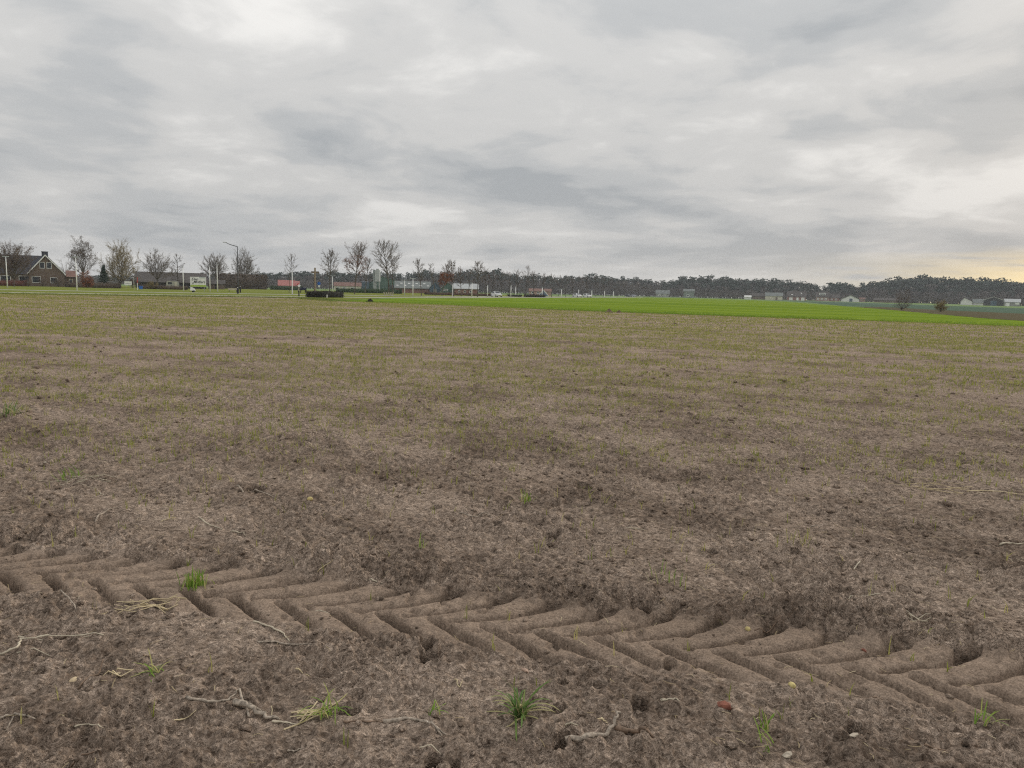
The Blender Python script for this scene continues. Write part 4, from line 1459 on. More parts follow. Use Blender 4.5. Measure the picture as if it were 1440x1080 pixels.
# --- buildings before the wood
house('grey_house', 'long grey low house before the wood', 922, 941, 560, 2.6, 5.2, 9, GREYW, GROOF, wins=[(0.2, 0.35, 0.8, 2.0), (0.6, 0.75, 0.8, 2.0)])
house('grey_green_house', 'pale grey-green two-storey block against the wood', 961, 976, 560, 4.8, 6.4, 8, simple('sage_wall', (0.22, 0.25, 0.22), 0.8, 0.1), GROOF, wins=[(0.3, 0.55, 0.8, 2.4)])
house('small_shed', 'small white shed on the meadow edge before the pines', 1047, 1056, 520, 1.6, 2.6, 4, WHITEW, WROOF, cat='shed')
house('farm_shed', 'brown shed with dark roof behind the hedge by the cream barn', 1058, 1077, 560, 2.4, 4.6, 8, BRICK_D, DTILE, cat='shed')
house('cream_barn', 'cream-walled barn under a long grey roof', 1076, 1100, 550, 2.9, 5.2, 10, CREAM, GROOF, cat='barn', over=0.4, doors=[(0.6, 0.72, 0, 2.1)], doormat=BRICK_D)
house('terrace', 'dark-roofed brick house with three white garage doors', 1106.5, 1133, 560, 2.9, 6.6, 10, BRICK_R, DTILE, over=0.4, doors=[(0.12, 0.30, 0, 2.1), (0.50, 0.62, 0, 2.1), (0.75, 0.93, 0, 2.2)], lights=2)
fh2 = house('dormer_house', 'pink brick house with white dormer in its grey roof', 1147, 1165, 550, 3.0, 6.6, 9, BRICK_P, DTILE, wins=[(0.1, 0.25, 0.8, 2.0), (0.4, 0.55, 0.8, 2.0), (0.7, 0.85, 0.8, 2.0)])
dm = MB().box(-2.3, 2.0, 1.0, 4.0, 4.3, 5.9).build('dormer', PAINT, fh2)
MB().box(-1.9, 1.6, 0.96, 0.985, 4.7, 5.5).build('pane', GLASS, dm)
house('side_house', 'lower red brick house adjoining the dormer house', 1165.5, 1180, 548, 2.6, 5.2, 8, BRICK_R, DTILE, wins=[(0.2, 0.35, 0.8, 1.9), (0.6, 0.8, 0.8, 1.9)])
house('white_gable_house', 'white gabled house with dark entrance before the pines', 1183, 1208, 535, 1.9, 4.6, 9, WHITEW, GROOF, along=False, doors=[(0.45, 0.62, 0, 2.2)], doormat=BLWALL, over=0.4)
house('brick_shed', 'small brown brick shed beside the white gabled house', 1208.5, 1216, 535, 2.2, 3.0, 5, BRICK_P, BTILE, cat='shed')
house('low_shed', 'long low dark shed at the foot of the pines', 1229, 1262, 520, 1.6, 2.9, 8, BRICK_D, DTILE, cat='shed', over=0.5)
house('white_cottage', 'white cottage with dark roof at the wood edge', 1350.5, 1367, 450, 2.1, 4.2, 7, WHITEW, DTILE, along=False, over=0.25, ridge_at=0.3)
house('grey_cottage', 'low grey-roofed building beside the white cottage', 1367.5, 1382, 450, 1.4, 3.6, 7, WHITEW, GROOF)
house('white_roof_barn', 'dark-walled barn under a broad white roof', 1382.5, 1411, 420, 3.1, 4.9, 14, DGREY, WROOF, cat='barn', along=False, over=0.35, doors=[(0.35, 0.65, 0, 2.8)], doormat=BLWALL)
house('grey_stable', 'grey open-fronted stable adjoining the white-roofed barn', 1411.5, 1434, 415, 2.2, 3.9, 10, GREYW, LROOF, cat='barn', doors=[(0.1, 0.35, 0, 1.9), (0.70, 0.95, 1.0, 2.0)])


# ------------------------------------------------------------------ roadside things
def face_cam(p):
    return -math.atan2(p.x, p.y)


# slim white path lamps: (x, base y, top y, crossbar)
LAMPS = [(10.6, 404.8, 362, 1), (108.5, 409.7, 363, 1), (258.2, 409.8, 377, 0), (295.5, 411.0, 376, 0), (306.0, 410.8, 374, 0), (411.2, 414.2, 382.5, 0), (467.5, 411.5, 388.5, 1),
         (569.0, 415.8, 394.5, 1), (580.6, 417.6, 392.5, 1), (636.3, 416.8, 400.5, 0), (663.5, 418.0, 399.5, 0), (685.5, 418.0, 402.0, 0), (718.3, 418.0, 402.8, 0), (725.0, 417.2, 404.0, 0),
         (762.3, 418.2, 404.5, 0), (789.4, 418.2, 407.0, 1), (813.5, 418.2, 408.0, 0), (832.0, 418.2, 408.5, 0), (850.0, 418.2, 409.5, 0), (862.5, 418.2, 410.0, 0)]
LAMP_LAB = {0: 'white lamp post with crossbar before the farmhouse wing', 1: 'tall white lamp post with crossbar beside the farmhouse annexe', 2: 'slim white post leaning slightly before the long barn',
            3: 'slim white post just beside the billboard', 4: 'white post standing before the round bare tree', 5: 'white post beside the thin young tree near the cross',
            6: 'white post with small crossbar rising behind the dark cross hedge', 7: 'white T-topped lamp before the brick barn', 8: 'taller white T-topped lamp on the green field edge'}
for i, (x, yb, yt, tb) in enumerate(LAMPS):
    b = G(x, yb)
    h_ = M(yb - yt, b.y)
    rad_ = 0.00035 * b.y + 0.03
    root = empty('lamp_post', (b.x, b.y, 0.0), face_cam(b))
    MB().tube([(0, 0, -0.1), (0, 0, h_ * 0.5), (0, 0, h_)], [rad_ * 1.25, rad_, rad_ * 0.8], 8).build('pole', PAINT, root, smooth=True)
    if tb:
        MB().box(-M(4.0, b.y), M(4.0, b.y), -0.08, 0.08, h_, h_ + 0.14).build('lamp_head', GALV, root)
    else:
        MB().tube([(0, 0, h_), (0, 0, h_ + 0.22)], [rad_ * 1.3, rad_ * 1.1], 8).build('lamp_head', GALV, root)
    tag(root, LAMP_LAB.get(i, 'small white lamp post in the row along the far road'), 'lamp post', 'white lamp posts along the path')

# tall street lamp with a curved arm
b = G(335.2, 412.4)
sl = empty('street_lamp', (b.x, b.y, 0), face_cam(b))
hh_ = M(412.4 - 348, b.y)
MB().tube([(0, 0, -0.1), (0, 0, hh_ * 0.2), (0, 0, hh_)], [0.13, 0.10, 0.07], 8).build('pole', DGREY, sl, smooth=True)
arm = [(-M(14.5, b.y) * math.sin(t * math.pi / 2) ** 1.0, 0, hh_ + M(5.5, b.y) * (1 - math.cos(t * math.pi / 2)) ** 0.6) for t in np.linspace(0, 0.86, 9)]
MB().tube(arm, [0.07 - 0.02 * k / 8 for k in range(9)], 7).build('arm', DGREY, sl, smooth=True)
ex, ez = arm[-1][0], arm[-1][2]
MB().box(ex - 0.62, ex + 0.05, -0.12, 0.12, ez - 0.03, ez + 0.10).build('lamp_head', GALV, sl)
tag(sl, 'tall dark street lamp with a curved arm beside a bare tree', 'street lamp')

# billboard
b = G(279, 410.2)
bb = empty('billboard', (b.x, b.y, 0), face_cam(b))
w2 = M(10.2, b.y)
zb, zt = M(410.2 - 403.5, b.y), M(410.2 - 389.8, b.y)
for sx in (-0.75, 0.75):
    MB().box(w2 * sx - 0.05, w2 * sx + 0.05, 0.03, 0.13, -0.1, zt - 0.1).build('leg', GALV, bb)
pn_ = MB().box(-w2, w2, -0.03, 0.025, zb, zt).build('panel', PAINT, bb)
lime = simple('lime_print', (0.42, 0.56, 0.10), 0.6, 0.05)
MB().box(-w2 * 0.98, w2 * 0.98, -0.037, -0.0315, zb + 0.02, zb + (zt - zb) * 0.20).build('green_band', lime, pn_)


def text(body, size, loc, mat, parent, shear=0.35, name='lettering'):
    cu = bpy.data.curves.new(name, 'FONT')
    cu.body = body
    cu.size = size
    cu.shear = shear
    cu.extrude = 0.004
    cu.offset = 0.012
    cu.align_x = 'CENTER'
    tmp = bpy.data.objects.new('tmp_text', cu)
    C.objects.link(tmp)
    dg = bpy.context.evaluated_depsgraph_get()
    me = bpy.data.meshes.new_from_object(tmp.evaluated_get(dg))
    bpy.data.objects.remove(tmp, do_unlink=True)
    o = link(name, me, mat, parent, loc)
    o.rotation_euler = (math.pi / 2, 0, 0)
    return o


INK = simple('black_print', (0.025, 0.03, 0.03), 0.7, 0.1)
text('Den', (zt - zb) * 0.36, (-w2 * 0.42, -0.040, zb + (zt - zb) * 0.66), INK, pn_)
text('Molfert', (zt - zb) * 0.36, (w2 * 0.12, -0.040, zb + (zt - zb) * 0.38), INK, pn_)
MB().box(w2 * 0.15, w2 * 0.9, -0.037, -0.0315, zt - 0.24, zt - 0.08).build('grey_band', simple('grey_print', (0.30, 0.38, 0.36), 0.6, 0.1), pn_)
MB().tube([(-w2 * 0.68, -0.036, zb + (zt - zb) * 0.28), (-w2 * 0.62, -0.036, zb + (zt - zb) * 0.42)], [0.09, 0.05], 8).build('printed_figure', INK, pn_)
tag(bb, 'white billboard with black script lettering and a lime green band', 'billboard')

# small white cart-like box under the billboard
b = G(271.2, 411.0)
ct = empty('cart', (b.x, b.y, 0), face_cam(b) + 0.3)
MB().add([(-0.42, -0.3, 0.32), (0.46, -0.3, 0.28), (0.46, 0.3, 0.28), (-0.42, 0.3, 0.32), (-0.36, -0.26, 0.98), (0.30, -0.26, 0.70), (0.30, 0.26, 0.70), (-0.36, 0.26, 0.98)],
         [(0, 1, 2, 3), (4, 5, 6, 7), (0, 1, 5, 4), (1, 2, 6, 5), (2, 3, 7, 6), (3, 0, 4, 7)]).build('body', PAINT, ct)
for sy in (-0.28, 0.28):
    MB().tube([(0.1, sy - 0.05, 0.19), (0.1, sy + 0.05, 0.19)], 0.19, 12).build('wheel', BLACKP, ct)
MB().tube([(-0.35, 0, 0.85), (-0.6, 0, 1.05)], 0.03, 6).build('handle', GALV, ct)
tag(ct, 'small white two-wheeled cart standing under the billboard', 'cart')

# small white notice board and two marker stakes
b = G(180.5, 406.6)
nb = empty('notice_board', (b.x, b.y, 0), face_cam(b))
k = M(1, b.y)
MB().box(-4.6 * k, 4.6 * k, -0.02, 0.02, 5.6 * k, 10.8 * k).build('panel', PAINT, nb)
for sx in (-2.6, 2.6):
    MB().box(sx * k - 0.04, sx * k + 0.04, 0.025, 0.085, -0.1, 10.4 * k).build('leg', PLANKW, nb)
MB().box(-3.2 * k, 3.2 * k, -0.028, -0.022, 7.6 * k, 8.2 * k).build('printed_line', simple('grey_print2', (0.35, 0.37, 0.38), 0.6, 0.1), nb)
tag(nb, 'small white notice board on two wooden legs', 'sign')
for x, yb, yt, c1, c2, lab in ((188.6, 407.5, 391, GALV, PLANKW, 'grey timber stake with pale top beside the notice board'), (193.6, 408.0, 390, REDP, PAINT, 'red and white marker stake beside the notice board')):
    b = G(x, yb)
    s_ = empty('marker_stake', (b.x, b.y, 0), face_cam(b))
    h_ = M(yb - yt, b.y)
    MB().box(-0.06, 0.06, -0.06, 0.06, -0.1, h_ * 0.55).build('post', c2, s_)
    MB().box(-0.065, 0.065, -0.065, 0.065, h_ * 0.55, h_).build('top', c1, s_)
    tag(s_, lab, 'stake')
b = G(198, 406.8)
bn = empty('blue_bin', (b.x, b.y, 0), face_cam(b) + 0.2)
bn.scale = (0.7, 0.7, 0.8)
MB().add([(-0.5, -0.35, 0), (0.5, -0.35, 0), (0.5, 0.35, 0), (-0.5, 0.35, 0), (-0.58, -0.42, 0.9), (0.58, -0.42, 0.9), (0.58, 0.42, 0.9), (-0.58, 0.42, 0.9)],
         [(0, 1, 2, 3), (4, 5, 6, 7), (0, 1, 5, 4), (1, 2, 6, 5), (2, 3, 7, 6), (3, 0, 4, 7)]).build('body', BLUEP, bn)
MB().box(-0.6, 0.6, -0.44, 0.44, 0.905, 0.98).build('lid', BLUEP, bn)
tag(bn, 'blue waste bin on the grass near the long barn', 'bin')
b = A(243, 215)
cv = empty('caravan', (b.x, b.y, 0), face_cam(b))
MB().prism([(-1.7, 0.45), (1.7, 0.45), (1.75, 1.3), (1.45, 2.2), (-1.45, 2.25), (-1.75, 1.4)], 0, 2.0).build('body', simple('caravan_skin', (0.42, 0.41, 0.36), 0.5, 0.1), cv)
MB().box(-1.2, -0.2, -0.03, -0.005, 1.3, 1.9).build('window', GLASS, cv)
MB().box(0.5, 1.1, -0.03, -0.005, 0.55, 2.0).build('door', CREAMP, cv)
for sx in (-0.5, 0.3):
    MB().tube([(sx, 0.1, 0.3), (sx, 0.35, 0.3)], 0.3, 12).build('wheel', BLACKP, cv)
tag(cv, 'beige caravan parked under the edge of the long barn', 'caravan')


# bench of white planks, dark bollards
def bench(x, yb, wpx, label):
    b = G(x, yb)
    o = empty('bench', (b.x, b.y, 0), face_cam(b))
    w_ = M(wpx, b.y) / 2
    for z0 in (0.50, 0.72):
        MB().box(-w_, w_, 0.22, 0.26, z0, z0 + 0.15).build('back_plank', PLANKW, o)
    for y0 in (-0.22, -0.02):
        MB().box(-w_, w_, y0, y0 + 0.17, 0.42, 0.46).build('seat_plank', PLANKW, o)
    for sx in (-0.8, 0.8):
        MB().box(w_ * sx - 0.05, w_ * sx + 0.05, -0.2, 0.2, 0, 0.415).box(w_ * sx - 0.05, w_ * sx + 0.05, 0.265, 0.32, 0, 0.87).build('leg', DGREY, o)
    tag(o, label, 'bench')


bench(327.5, 410.8, 12, 'pale plank bench beside the foot of the street lamp')
for x, yb in ((334.3, 413.2), (338.0, 411.6)):
    b = G(x, yb)
    o = empty('bollard', (b.x, b.y, 0))
    hb = M(9.0, b.y)
    MB().tube([(0, 0, -0.05), (0, 0, hb * 0.85), (0, 0, hb * 0.95)], [0.14, 0.14, 0.08], 10).build('post', BLACKP, o)
    MB().tube([(0, 0, hb * 0.95), (0, 0, hb)], [0.10, 0.05], 10).build('cap', PAINT, o)
    tag(o, 'black bollard with a white cap near the plank bench', 'bollard', 'bollards by the bench')


# ---------------- wayside cross in its hedge
def leafy_box(name, dims, mat, leaf, dens, seed, core=None):
    """clipped hedge: leaf clusters over a core, one mesh; dims = (w, d, h)"""
    w_, d_, h_ = dims
    rg = np.random.RandomState(seed)
    n = int(dens * (w_ * h_ * 2 + d_ * h_ * 2 + w_ * d_))
    P = np.stack([rg.uniform(-w_ / 2, w_ / 2, n), rg.uniform(-d_ / 2, d_ / 2, n), rg.uniform(0.02, h_, n)], -1)
    f = rg.randint(0, 5, n)
    P[f == 0, 1] = -d_ / 2
    P[f == 1, 1] = d_ / 2
    P[f == 2, 0] = -w_ / 2
    P[f == 3, 0] = w_ / 2
    P[f == 4, 2] = h_
    P += rg.normal(0, leaf * 0.5, P.shape)
    P[:, 2] += 0.10 * h_ * pn(P[:, 0] * 1.0, P[:, 1], 1.3, seed) * (P[:, 2] > h_ * 0.6)
    V, F = leaf_tris(rg, P, leaf, 1, leaf * 0.3)
    V[:, 2] = np.maximum(V[:, 2], 0.0)
    c = [(x, y, z) for z in (0.0, h_ * 0.9) for y in (-d_ * 0.44, d_ * 0.44) for x in (-w_ * 0.49, w_ * 0.49)]
    q = np.array([(0, 2, 3), (0, 3, 1), (4, 5, 7), (4, 7, 6), (0, 1, 5), (0, 5, 4), (2, 6, 7), (2, 7, 3), (0, 4, 6), (0, 6, 2), (1, 3, 7), (1, 7, 5)])
    return np_mesh(name, np.vstack([c, V]), np.vstack([q, F + 8]))


def hedge(name, x0, x1, yb, hpx, depth, mat, label, leaf=0.12, dens=60, seed=1, Y=None, cat='hedge'):
    a_, b_ = (A(x0, Y), A(x1, Y)) if Y else (G(x0, yb), G(x1, yb))
    c = (a_ + b_) / 2
    w_ = (b_ - a_).length
    o = link(name, leafy_box(name, (w_, depth, M(hpx, c.y)), mat, leaf, dens, seed), mat)
    o.location = (c.x, c.y, 0.0)
    o.rotation_euler = (0, 0, math.atan2(b_.y - a_.y, b_.x - a_.x))
    tag(o, label, cat)
    return o


hedge('clipped_hedge', 440.5, 473, 418.3, 8.0, 2.6, DHEDGE, 'low square-cut dark hedge round the wooden cross', 0.10, 160, 1)
b = G(435.5, 418.0)
sb_ = empty('stone_bench', (b.x, b.y, 0), face_cam(b))
MB().box(-0.52, 0.52, -0.22, 0.22, 0.36, 0.48).build('seat', simple('dull_stone', (0.17, 0.15, 0.13), 0.9, 0.2), sb_)
for sx in (-0.36, 0.36):
    MB().box(sx - 0.1, sx + 0.1, -0.18, 0.18, 0, 0.36).build('leg', simple('dull_stone', (0.17, 0.15, 0.13)), sb_)
tag(sb_, 'low dull stone bench at the end of the dark hedge', 'bench')
b = G(443.3, 416.2)
cr = empty('wayside_cross', (b.x, b.y, 0), face_cam(b) + 0.25)
kk = M(1, b.y)
MB().box(-1.0 * kk, 1.0 * kk, -0.10, 0.10, 0, 39 * kk).build('post', OAKW, cr)
MB().box(-5.3 * kk, 5.3 * kk, -0.085, 0.085, 31.6 * kk, 34.0 * kk).build('crossbar', simple('dark_oak', (0.16, 0.12, 0.09), 0.85, 0.25, 6.0), cr)
MB().box(-2.4 * kk, 2.4 * kk, -0.35, 0.35, 0, 6.5 * kk).build('plinth', DGREY, cr)
MB().box(-1.55 * kk, -1.0 * kk - 0.003, -0.08, 0.08, 7 * kk, 33 * kk).build('dark_strip', simple('dark_oak', (0.16, 0.12, 0.09)), cr)  # dark strip along the left edge of the post
tag(cr, 'tall weathered wooden wayside cross inside the dark hedge', 'cross')
b = G(460, 418.9)
o = empty('stone_marker', (b.x, b.y, 0))
MB().tube([(0, 0, -0.05), (0, 0, 0.40), (0, 0, 0.46)], [0.12, 0.11, 0.06], 10).build('stone', simple('pale_stone', (0.50, 0.48, 0.44), 0.85, 0.15), o)
tag(o, 'short pale stone marker in front of the dark hedge', 'marker')
b = G(448.8, 412.0)
rs = empty('cycle_sign', (b.x, b.y, 0), face_cam(b))
kk = M(1, b.y)
MB().tube([(0, 0, -0.1), (0, 0, 14 * kk)], 0.04, 8).build('post', GALV, rs)
MB().tube([(0, -0.06, 13.2 * kk), (0, -0.045, 13.2 * kk)], 2.3 * kk, 20).build('blue_disc', BLUEP, rs)
MB().box(-1.25 * kk, 1.25 * kk, -0.06, -0.045, 7.8 * kk, 10.7 * kk).build('plate', PAINT, rs)
tag(rs, 'round blue road sign with a white plate below it', 'road sign')
b = G(420.4, 417.2)
mp_ = empty('route_marker', (b.x, b.y, 0), face_cam(b))
kk = M(1, b.y)
MB().box(-0.09, 0.09, -0.09, 0.09, -0.1, 8 * kk).build('base_post', BLACKP, mp_)
MB().box(-0.055, 0.055, -0.055, 0.055, 8 * kk, 15 * kk).build('post', PLANKW, mp_)
pl = MB().box(-2.3 * kk, 0.3 * kk, -0.02, 0.02, -1.1 * kk, 1.1 * kk).build('red_plate', REDP, mp_, (0.0, -0.09, 16.4 * kk))
pl.rotation_euler = (0, R(38), 0)
pl2 = MB().box(-1.5 * kk, 1.5 * kk, -0.022, 0.022, -1.6 * kk, 1.6 * kk).build('white_plate', PAINT, mp_, (0.35 * kk, -0.14, 15.2 * kk))
pl2.rotation_euler = (0, R(38), 0)
tag(mp_, 'route marker post with tilted red and white plates', 'route marker')

# dark rugged pony grazing behind the cross
def skin_body(name, verts, edges, radii, mat, parent=None, sub=2, rootv=0):
    me = bpy.data.meshes.new(name)
    me.from_pydata(verts, edges, [])
    tmp = bpy.data.objects.new('tmp_skin', me)
    C.objects.link(tmp)
    md = tmp.modifiers.new('skin', 'SKIN')
    md.use_smooth_shade = True
    for i, r in enumerate(radii):
        me.skin_vertices[0].data[i].radius = (r, r) if isinstance(r, (int, float)) else r
        me.skin_vertices[0].data[i].use_root = (i == rootv)
    ms = tmp.modifiers.new('sub', 'SUBSURF')
    ms.levels = sub
    ms.render_levels = sub
    dg = bpy.context.evaluated_depsgraph_get()
    out = bpy.data.meshes.new_from_object(tmp.evaluated_get(dg))
    bpy.data.objects.remove(tmp, do_unlink=True)
    out.materials.clear()
    return link(name, out, mat, parent)


b = G(426.3, 412.2)
po = empty('pony', (b.x, b.y, 0), face_cam(b))
vb = [(0.55, 0, 1.0), (0.25, 0, 0.98), (-0.15, 0, 0.97), (-0.5, 0, 1.02), (-0.78, 0, 0.98), (-0.98, 0, 0.72), (-1.08, 0, 0.48), (-1.16, 0, 0.22),
      (0.60, 0.13, 0.72), (0.66, 0.13, 0.42), (0.62, 0.13, 0.05), (0.60, -0.13, 0.72), (0.52, -0.13, 0.42), (0.46, -0.13, 0.05),
      (-0.52, 0.13, 0.70), (-0.53, 0.13, 0.38), (-0.52, 0.13, 0.05), (-0.52, -0.13, 0.70), (-0.60, -0.13, 0.38), (-0.64, -0.13, 0.05), (0.78, 0, 0.85), (0.84, 0, 0.45)]
eb = [(0, 1), (1, 2), (2, 3), (3, 4), (4, 5), (5, 6), (6, 7), (0, 8), (8, 9), (9, 10), (0, 11), (11, 12), (12, 13), (3, 14), (14, 15), (15, 16), (3, 17), (17, 18), (18, 19), (0, 20), (20, 21)]
rb_ = [0.27, 0.29, 0.30, 0.26, 0.18, 0.13, 0.12, 0.07, 0.13, 0.07, 0.06, 0.13, 0.07, 0.06, 0.10, 0.065, 0.06, 0.10, 0.065, 0.06, 0.05, 0.04]
skin_body('body', vb, eb, rb_, simple('dark_pony_coat', (0.035, 0.028, 0.025), 0.7, 0.2), po)
rug = MB()
prof = []
for k in range(9):
    a_ = math.pi * k / 8
    prof.append((math.cos(a_) * 0.36, 0.86 + math.sin(a_) * 0.45))
n_ = len(prof)
vs, fs = [], []
for xx in (0.74, 0.3, -0.15, -0.60):
    for y, z in prof:
        vs.append((xx, y, z - (0.10 if y in (prof[0][0], prof[-1][0]) else 0)))
for i in range(3):
    for j in range(n_ - 1):
        fs.append((i * n_ + j, i * n_ + j + 1, (i + 1) * n_ + j + 1, (i + 1) * n_ + j))
rug.add(vs, fs).build('rug', simple('navy_rug', (0.018, 0.022, 0.045), 0.8, 0.2), po, smooth=True)
for sy in (-0.05, 0.05):
    MB().tube([(-0.93, sy, 0.82), (-0.90, sy * 1.6, 0.93)], [0.035, 0.012], 5).build('ear', simple('dark_pony_coat', (0.035, 0.028, 0.025)), po)
tag(po, 'dark pony in a navy rug grazing by the route marker', 'pony')

# timber guard round the tallest roadside tree
b = G(546.5, 415.6)
tgd = empty('tree_guard', (b.x, b.y, 0), face_cam(b))
kk = M(1, b.y)
for i in range(5):
    xx = (-5.2 + 2.6 * i) * kk
    MB().add([(xx - 0.9 * kk, -0.75, 0), (xx + 0.9 * kk, -0.75, 0), (xx * 1.25 + 0.9 * kk, -0.95, 4.6 * kk + 0.05 * i), (xx * 1.25 - 0.9 * kk, -0.95, 4.6 * kk),
              (xx - 0.9 * kk, -0.70, 0), (xx + 0.9 * kk, -0.70, 0), (xx * 1.25 + 0.9 * kk, -0.90, 4.6 * kk + 0.05 * i), (xx * 1.25 - 0.9 * kk, -0.90, 4.6 * kk)],
             [(0, 1, 2, 3), (4, 5, 6, 7), (0, 1, 5, 4), (1, 2, 6, 5), (2, 3, 7, 6), (3, 0, 4, 7)]).build('board', PLANKW, tgd)
tag(tgd, 'pale timber board guard round the foot of the tallest roadside tree', 'tree guard')

hedge('clipped_hedge', 381, 424, 0, 5.2, 1.5, HEDGEL, 'long dark green hedge below the far red roof', 0.25, 22, 2, Y=300)
hedge('clipped_hedge', 474, 564, 0, 6.0, 1.6, HEDGEL, 'long dark green hedge in front of the green hall', 0.22, 22, 3, Y=235)
hedge('low_hedge', 598, 690, 0, 3.6, 1.2, foliage_mat('brown_hedge_leaf', (0.085, 0.05, 0.035), (0.16, 0.10, 0.065)), 'low brown beech hedge along the road before the barns', 0.2, 22, 4, Y=225)
hedge('low_hedge', 714, 733, 0, 3.0, 1.2, DHEDGE, 'short dark hedge beyond the parked white car', 0.2, 25, 5, Y=225)
hedge('low_hedge', 738, 766, 0, 3.6, 1.4, DHEDGE, 'dark bramble bank before the salmon building', 0.25, 25, 6, Y=225)
hedge('garden_hedge', -60, 36, 0, 8, 1.2, foliage_mat('copper_hedge_leaf', (0.10, 0.035, 0.028), (0.19, 0.075, 0.05)), 'reddish garden hedge under the farmhouse wing windows', 0.14, 40, 7, Y=182)
hedge('garden_hedge', 94, 168, 0, 7, 1.5, BROWNL, 'grey brown rough hedge beside the conifer', 0.16, 40, 8, Y=186)
hedge('garden_hedge', 200, 262, 0, 5, 1.4, BROWNL, 'rough brown hedge along the front of the long barn', 0.16, 40, 9, Y=190)
hedge('garden_hedge', 309, 372, 0, 19, 6.0, BROWNL, 'tall brown thicket behind the bench and street lamp', 0.5, 12, 10, Y=300, cat='thicket')


# ---------------- cars on the road
def car(x, Yd, rz, label, paint):
    b = A(x, Yd)
    o = empty('car', (b.x, b.y, 0.03), rz)
    # lofted sections along the length (local y, front at -y): (y, half width, z list low/waist/top)
    secs = [(-2.05, 0.70, 0.35, 0.62, 0.64, 0.66), (-1.75, 0.84, 0.25, 0.72, 0.80, 0.66), (-0.85, 0.88, 0.22, 0.88, 0.95, 0.74), (-0.10, 0.88, 0.22, 0.92, 1.45, 0.60),
            (0.90, 0.88, 0.22, 0.92, 1.47, 0.60), (1.70, 0.86, 0.24, 0.92, 1.25, 0.58), (2.05, 0.78, 0.35, 0.85, 0.95, 0.56)]
    vs, fs = [], []
    for y, w_, z0, zw, zt_, wt in secs:
        vs += [(-w_, y, z0), (-w_, y, zw), (-wt, y, zt_), (wt, y, zt_), (w_, y, zw), (w_, y, z0)]
    for i in range(len(secs) - 1):
        for j in range(6):
            j2 = (j + 1) % 6
            fs.append((i * 6 + j, i * 6 + j2, (i + 1) * 6 + j2, (i + 1) * 6 + j))
    fs += [tuple(range(6)), tuple(len(vs) - 6 + k_ for k_ in range(6))]
    MB().add(vs, fs).build('body', paint, o)
    MB().add([(-0.66, -0.84, 0.99), (0.66, -0.84, 0.99), (0.54, -0.16, 1.42), (-0.54, -0.16, 1.42), (-0.66, -0.80, 0.97), (0.66, -0.80, 0.97), (0.54, -0.12, 1.40), (-0.54, -0.12, 1.40)],
             [(0, 1, 2, 3), (4, 5, 6, 7), (0, 1, 5, 4), (1, 2, 6, 5), (2, 3, 7, 6), (3, 0, 4, 7)]).build('windscreen', GLASS, o)
    for sg in (-1, 1):
        MB().add([(sg * 0.885, -0.25, 0.96), (sg * 0.885, 1.45, 0.96), (sg * 0.665, 1.15, 1.38), (sg * 0.665, 0.0, 1.38), (sg * 0.86, -0.25, 0.96), (sg * 0.86, 1.45, 0.96), (sg * 0.64, 1.15, 1.38), (sg * 0.64, 0.0, 1.38)],
                 [(0, 1, 2, 3), (4, 5, 6, 7), (0, 1, 5, 4), (1, 2, 6, 5), (2, 3, 7, 6), (3, 0, 4, 7)]).build('side_window', GLASS, o)
        MB().box(sg * 0.58 - 0.14, sg * 0.58 + 0.14, -2.0, -1.93, 0.60, 0.72).build('headlight', LROOF, o)
        for yy in (-1.25, 1.25):
            wh = MB().tube([(sg * 0.90, yy, 0.31), (sg * 0.70, yy, 0.31)], 0.31, 14).build('wheel', BLACKP, o)
            MB().tube([(sg * 0.915, yy, 0.31), (sg * 0.90, yy, 0.31)], 0.19, 10).build('rim', GALV, wh)
    MB().box(-0.28, 0.28, -2.07, -2.052, 0.42, 0.54).build('number_plate', simple('yellow_plate', (0.6, 0.45, 0.05)), o)
    tag(o, label, 'car')


WCAR = simple('white_car_paint', (0.72, 0.72, 0.70), 0.3, 0.03)
car(698.3, 200, 0.45, 'white car driving along the road past the brick barn', WCAR)
car(812, 270, 0.5, 'small white car far along the tree-lined road', WCAR)
car(826, 285, 0.5, 'white car following just behind the small white car', WCAR)
car(884, 430, 0.5, 'dark car far down the road near the wood', simple('dark_car_paint', (0.05, 0.055, 0.07), 0.3, 0.05))
car(891, 440, 0.5, 'grey car far down the road beside the dark car', simple('grey_car_paint', (0.30, 0.31, 0.34), 0.3, 0.05))


# molehill and turned clumps at the edge of the field
def mound(x, yb, wpx, hpx, label, seed, mat, name='molehill'):
    b = G(x, yb)
    w_, h_ = M(wpx, b.y) / 2, M(hpx, b.y)
    rg = np.random.RandomState(seed)
    nn_, mm_ = 10, 22
    vs = [(0, 0, h_ * 1.02)]
    for i in range(1, nn_ + 1):
        f = i / nn_
        for j in range(mm_):
            a_ = 2 * math.pi * j / mm_
            rr_ = w_ * f * (1 + 0.18 * rg.normal() * f)
            z = h_ * (1 - f * f) * (1 + 0.3 * rg.normal() * (1 - f)) - 0.02 * (f == 1)
            vs.append((math.cos(a_) * rr_, math.sin(a_) * rr_ * 0.8, z))
    fs = [(0, 1 + j, 1 + (j + 1) % mm_) for j in range(mm_)]
    for i in range(nn_ - 1):
        for j in range(mm_):
            j2 = (j + 1) % mm_
            fs.append((1 + i * mm_ + j, 1 + (i + 1) * mm_ + j, 1 + (i + 1) * mm_ + j2, 1 + i * mm_ + j2))
    m = MB().add(vs, fs)
    o = m.build(name, mat, None, (b.x, b.y, 0.01))
    tag(o, label, 'mound')


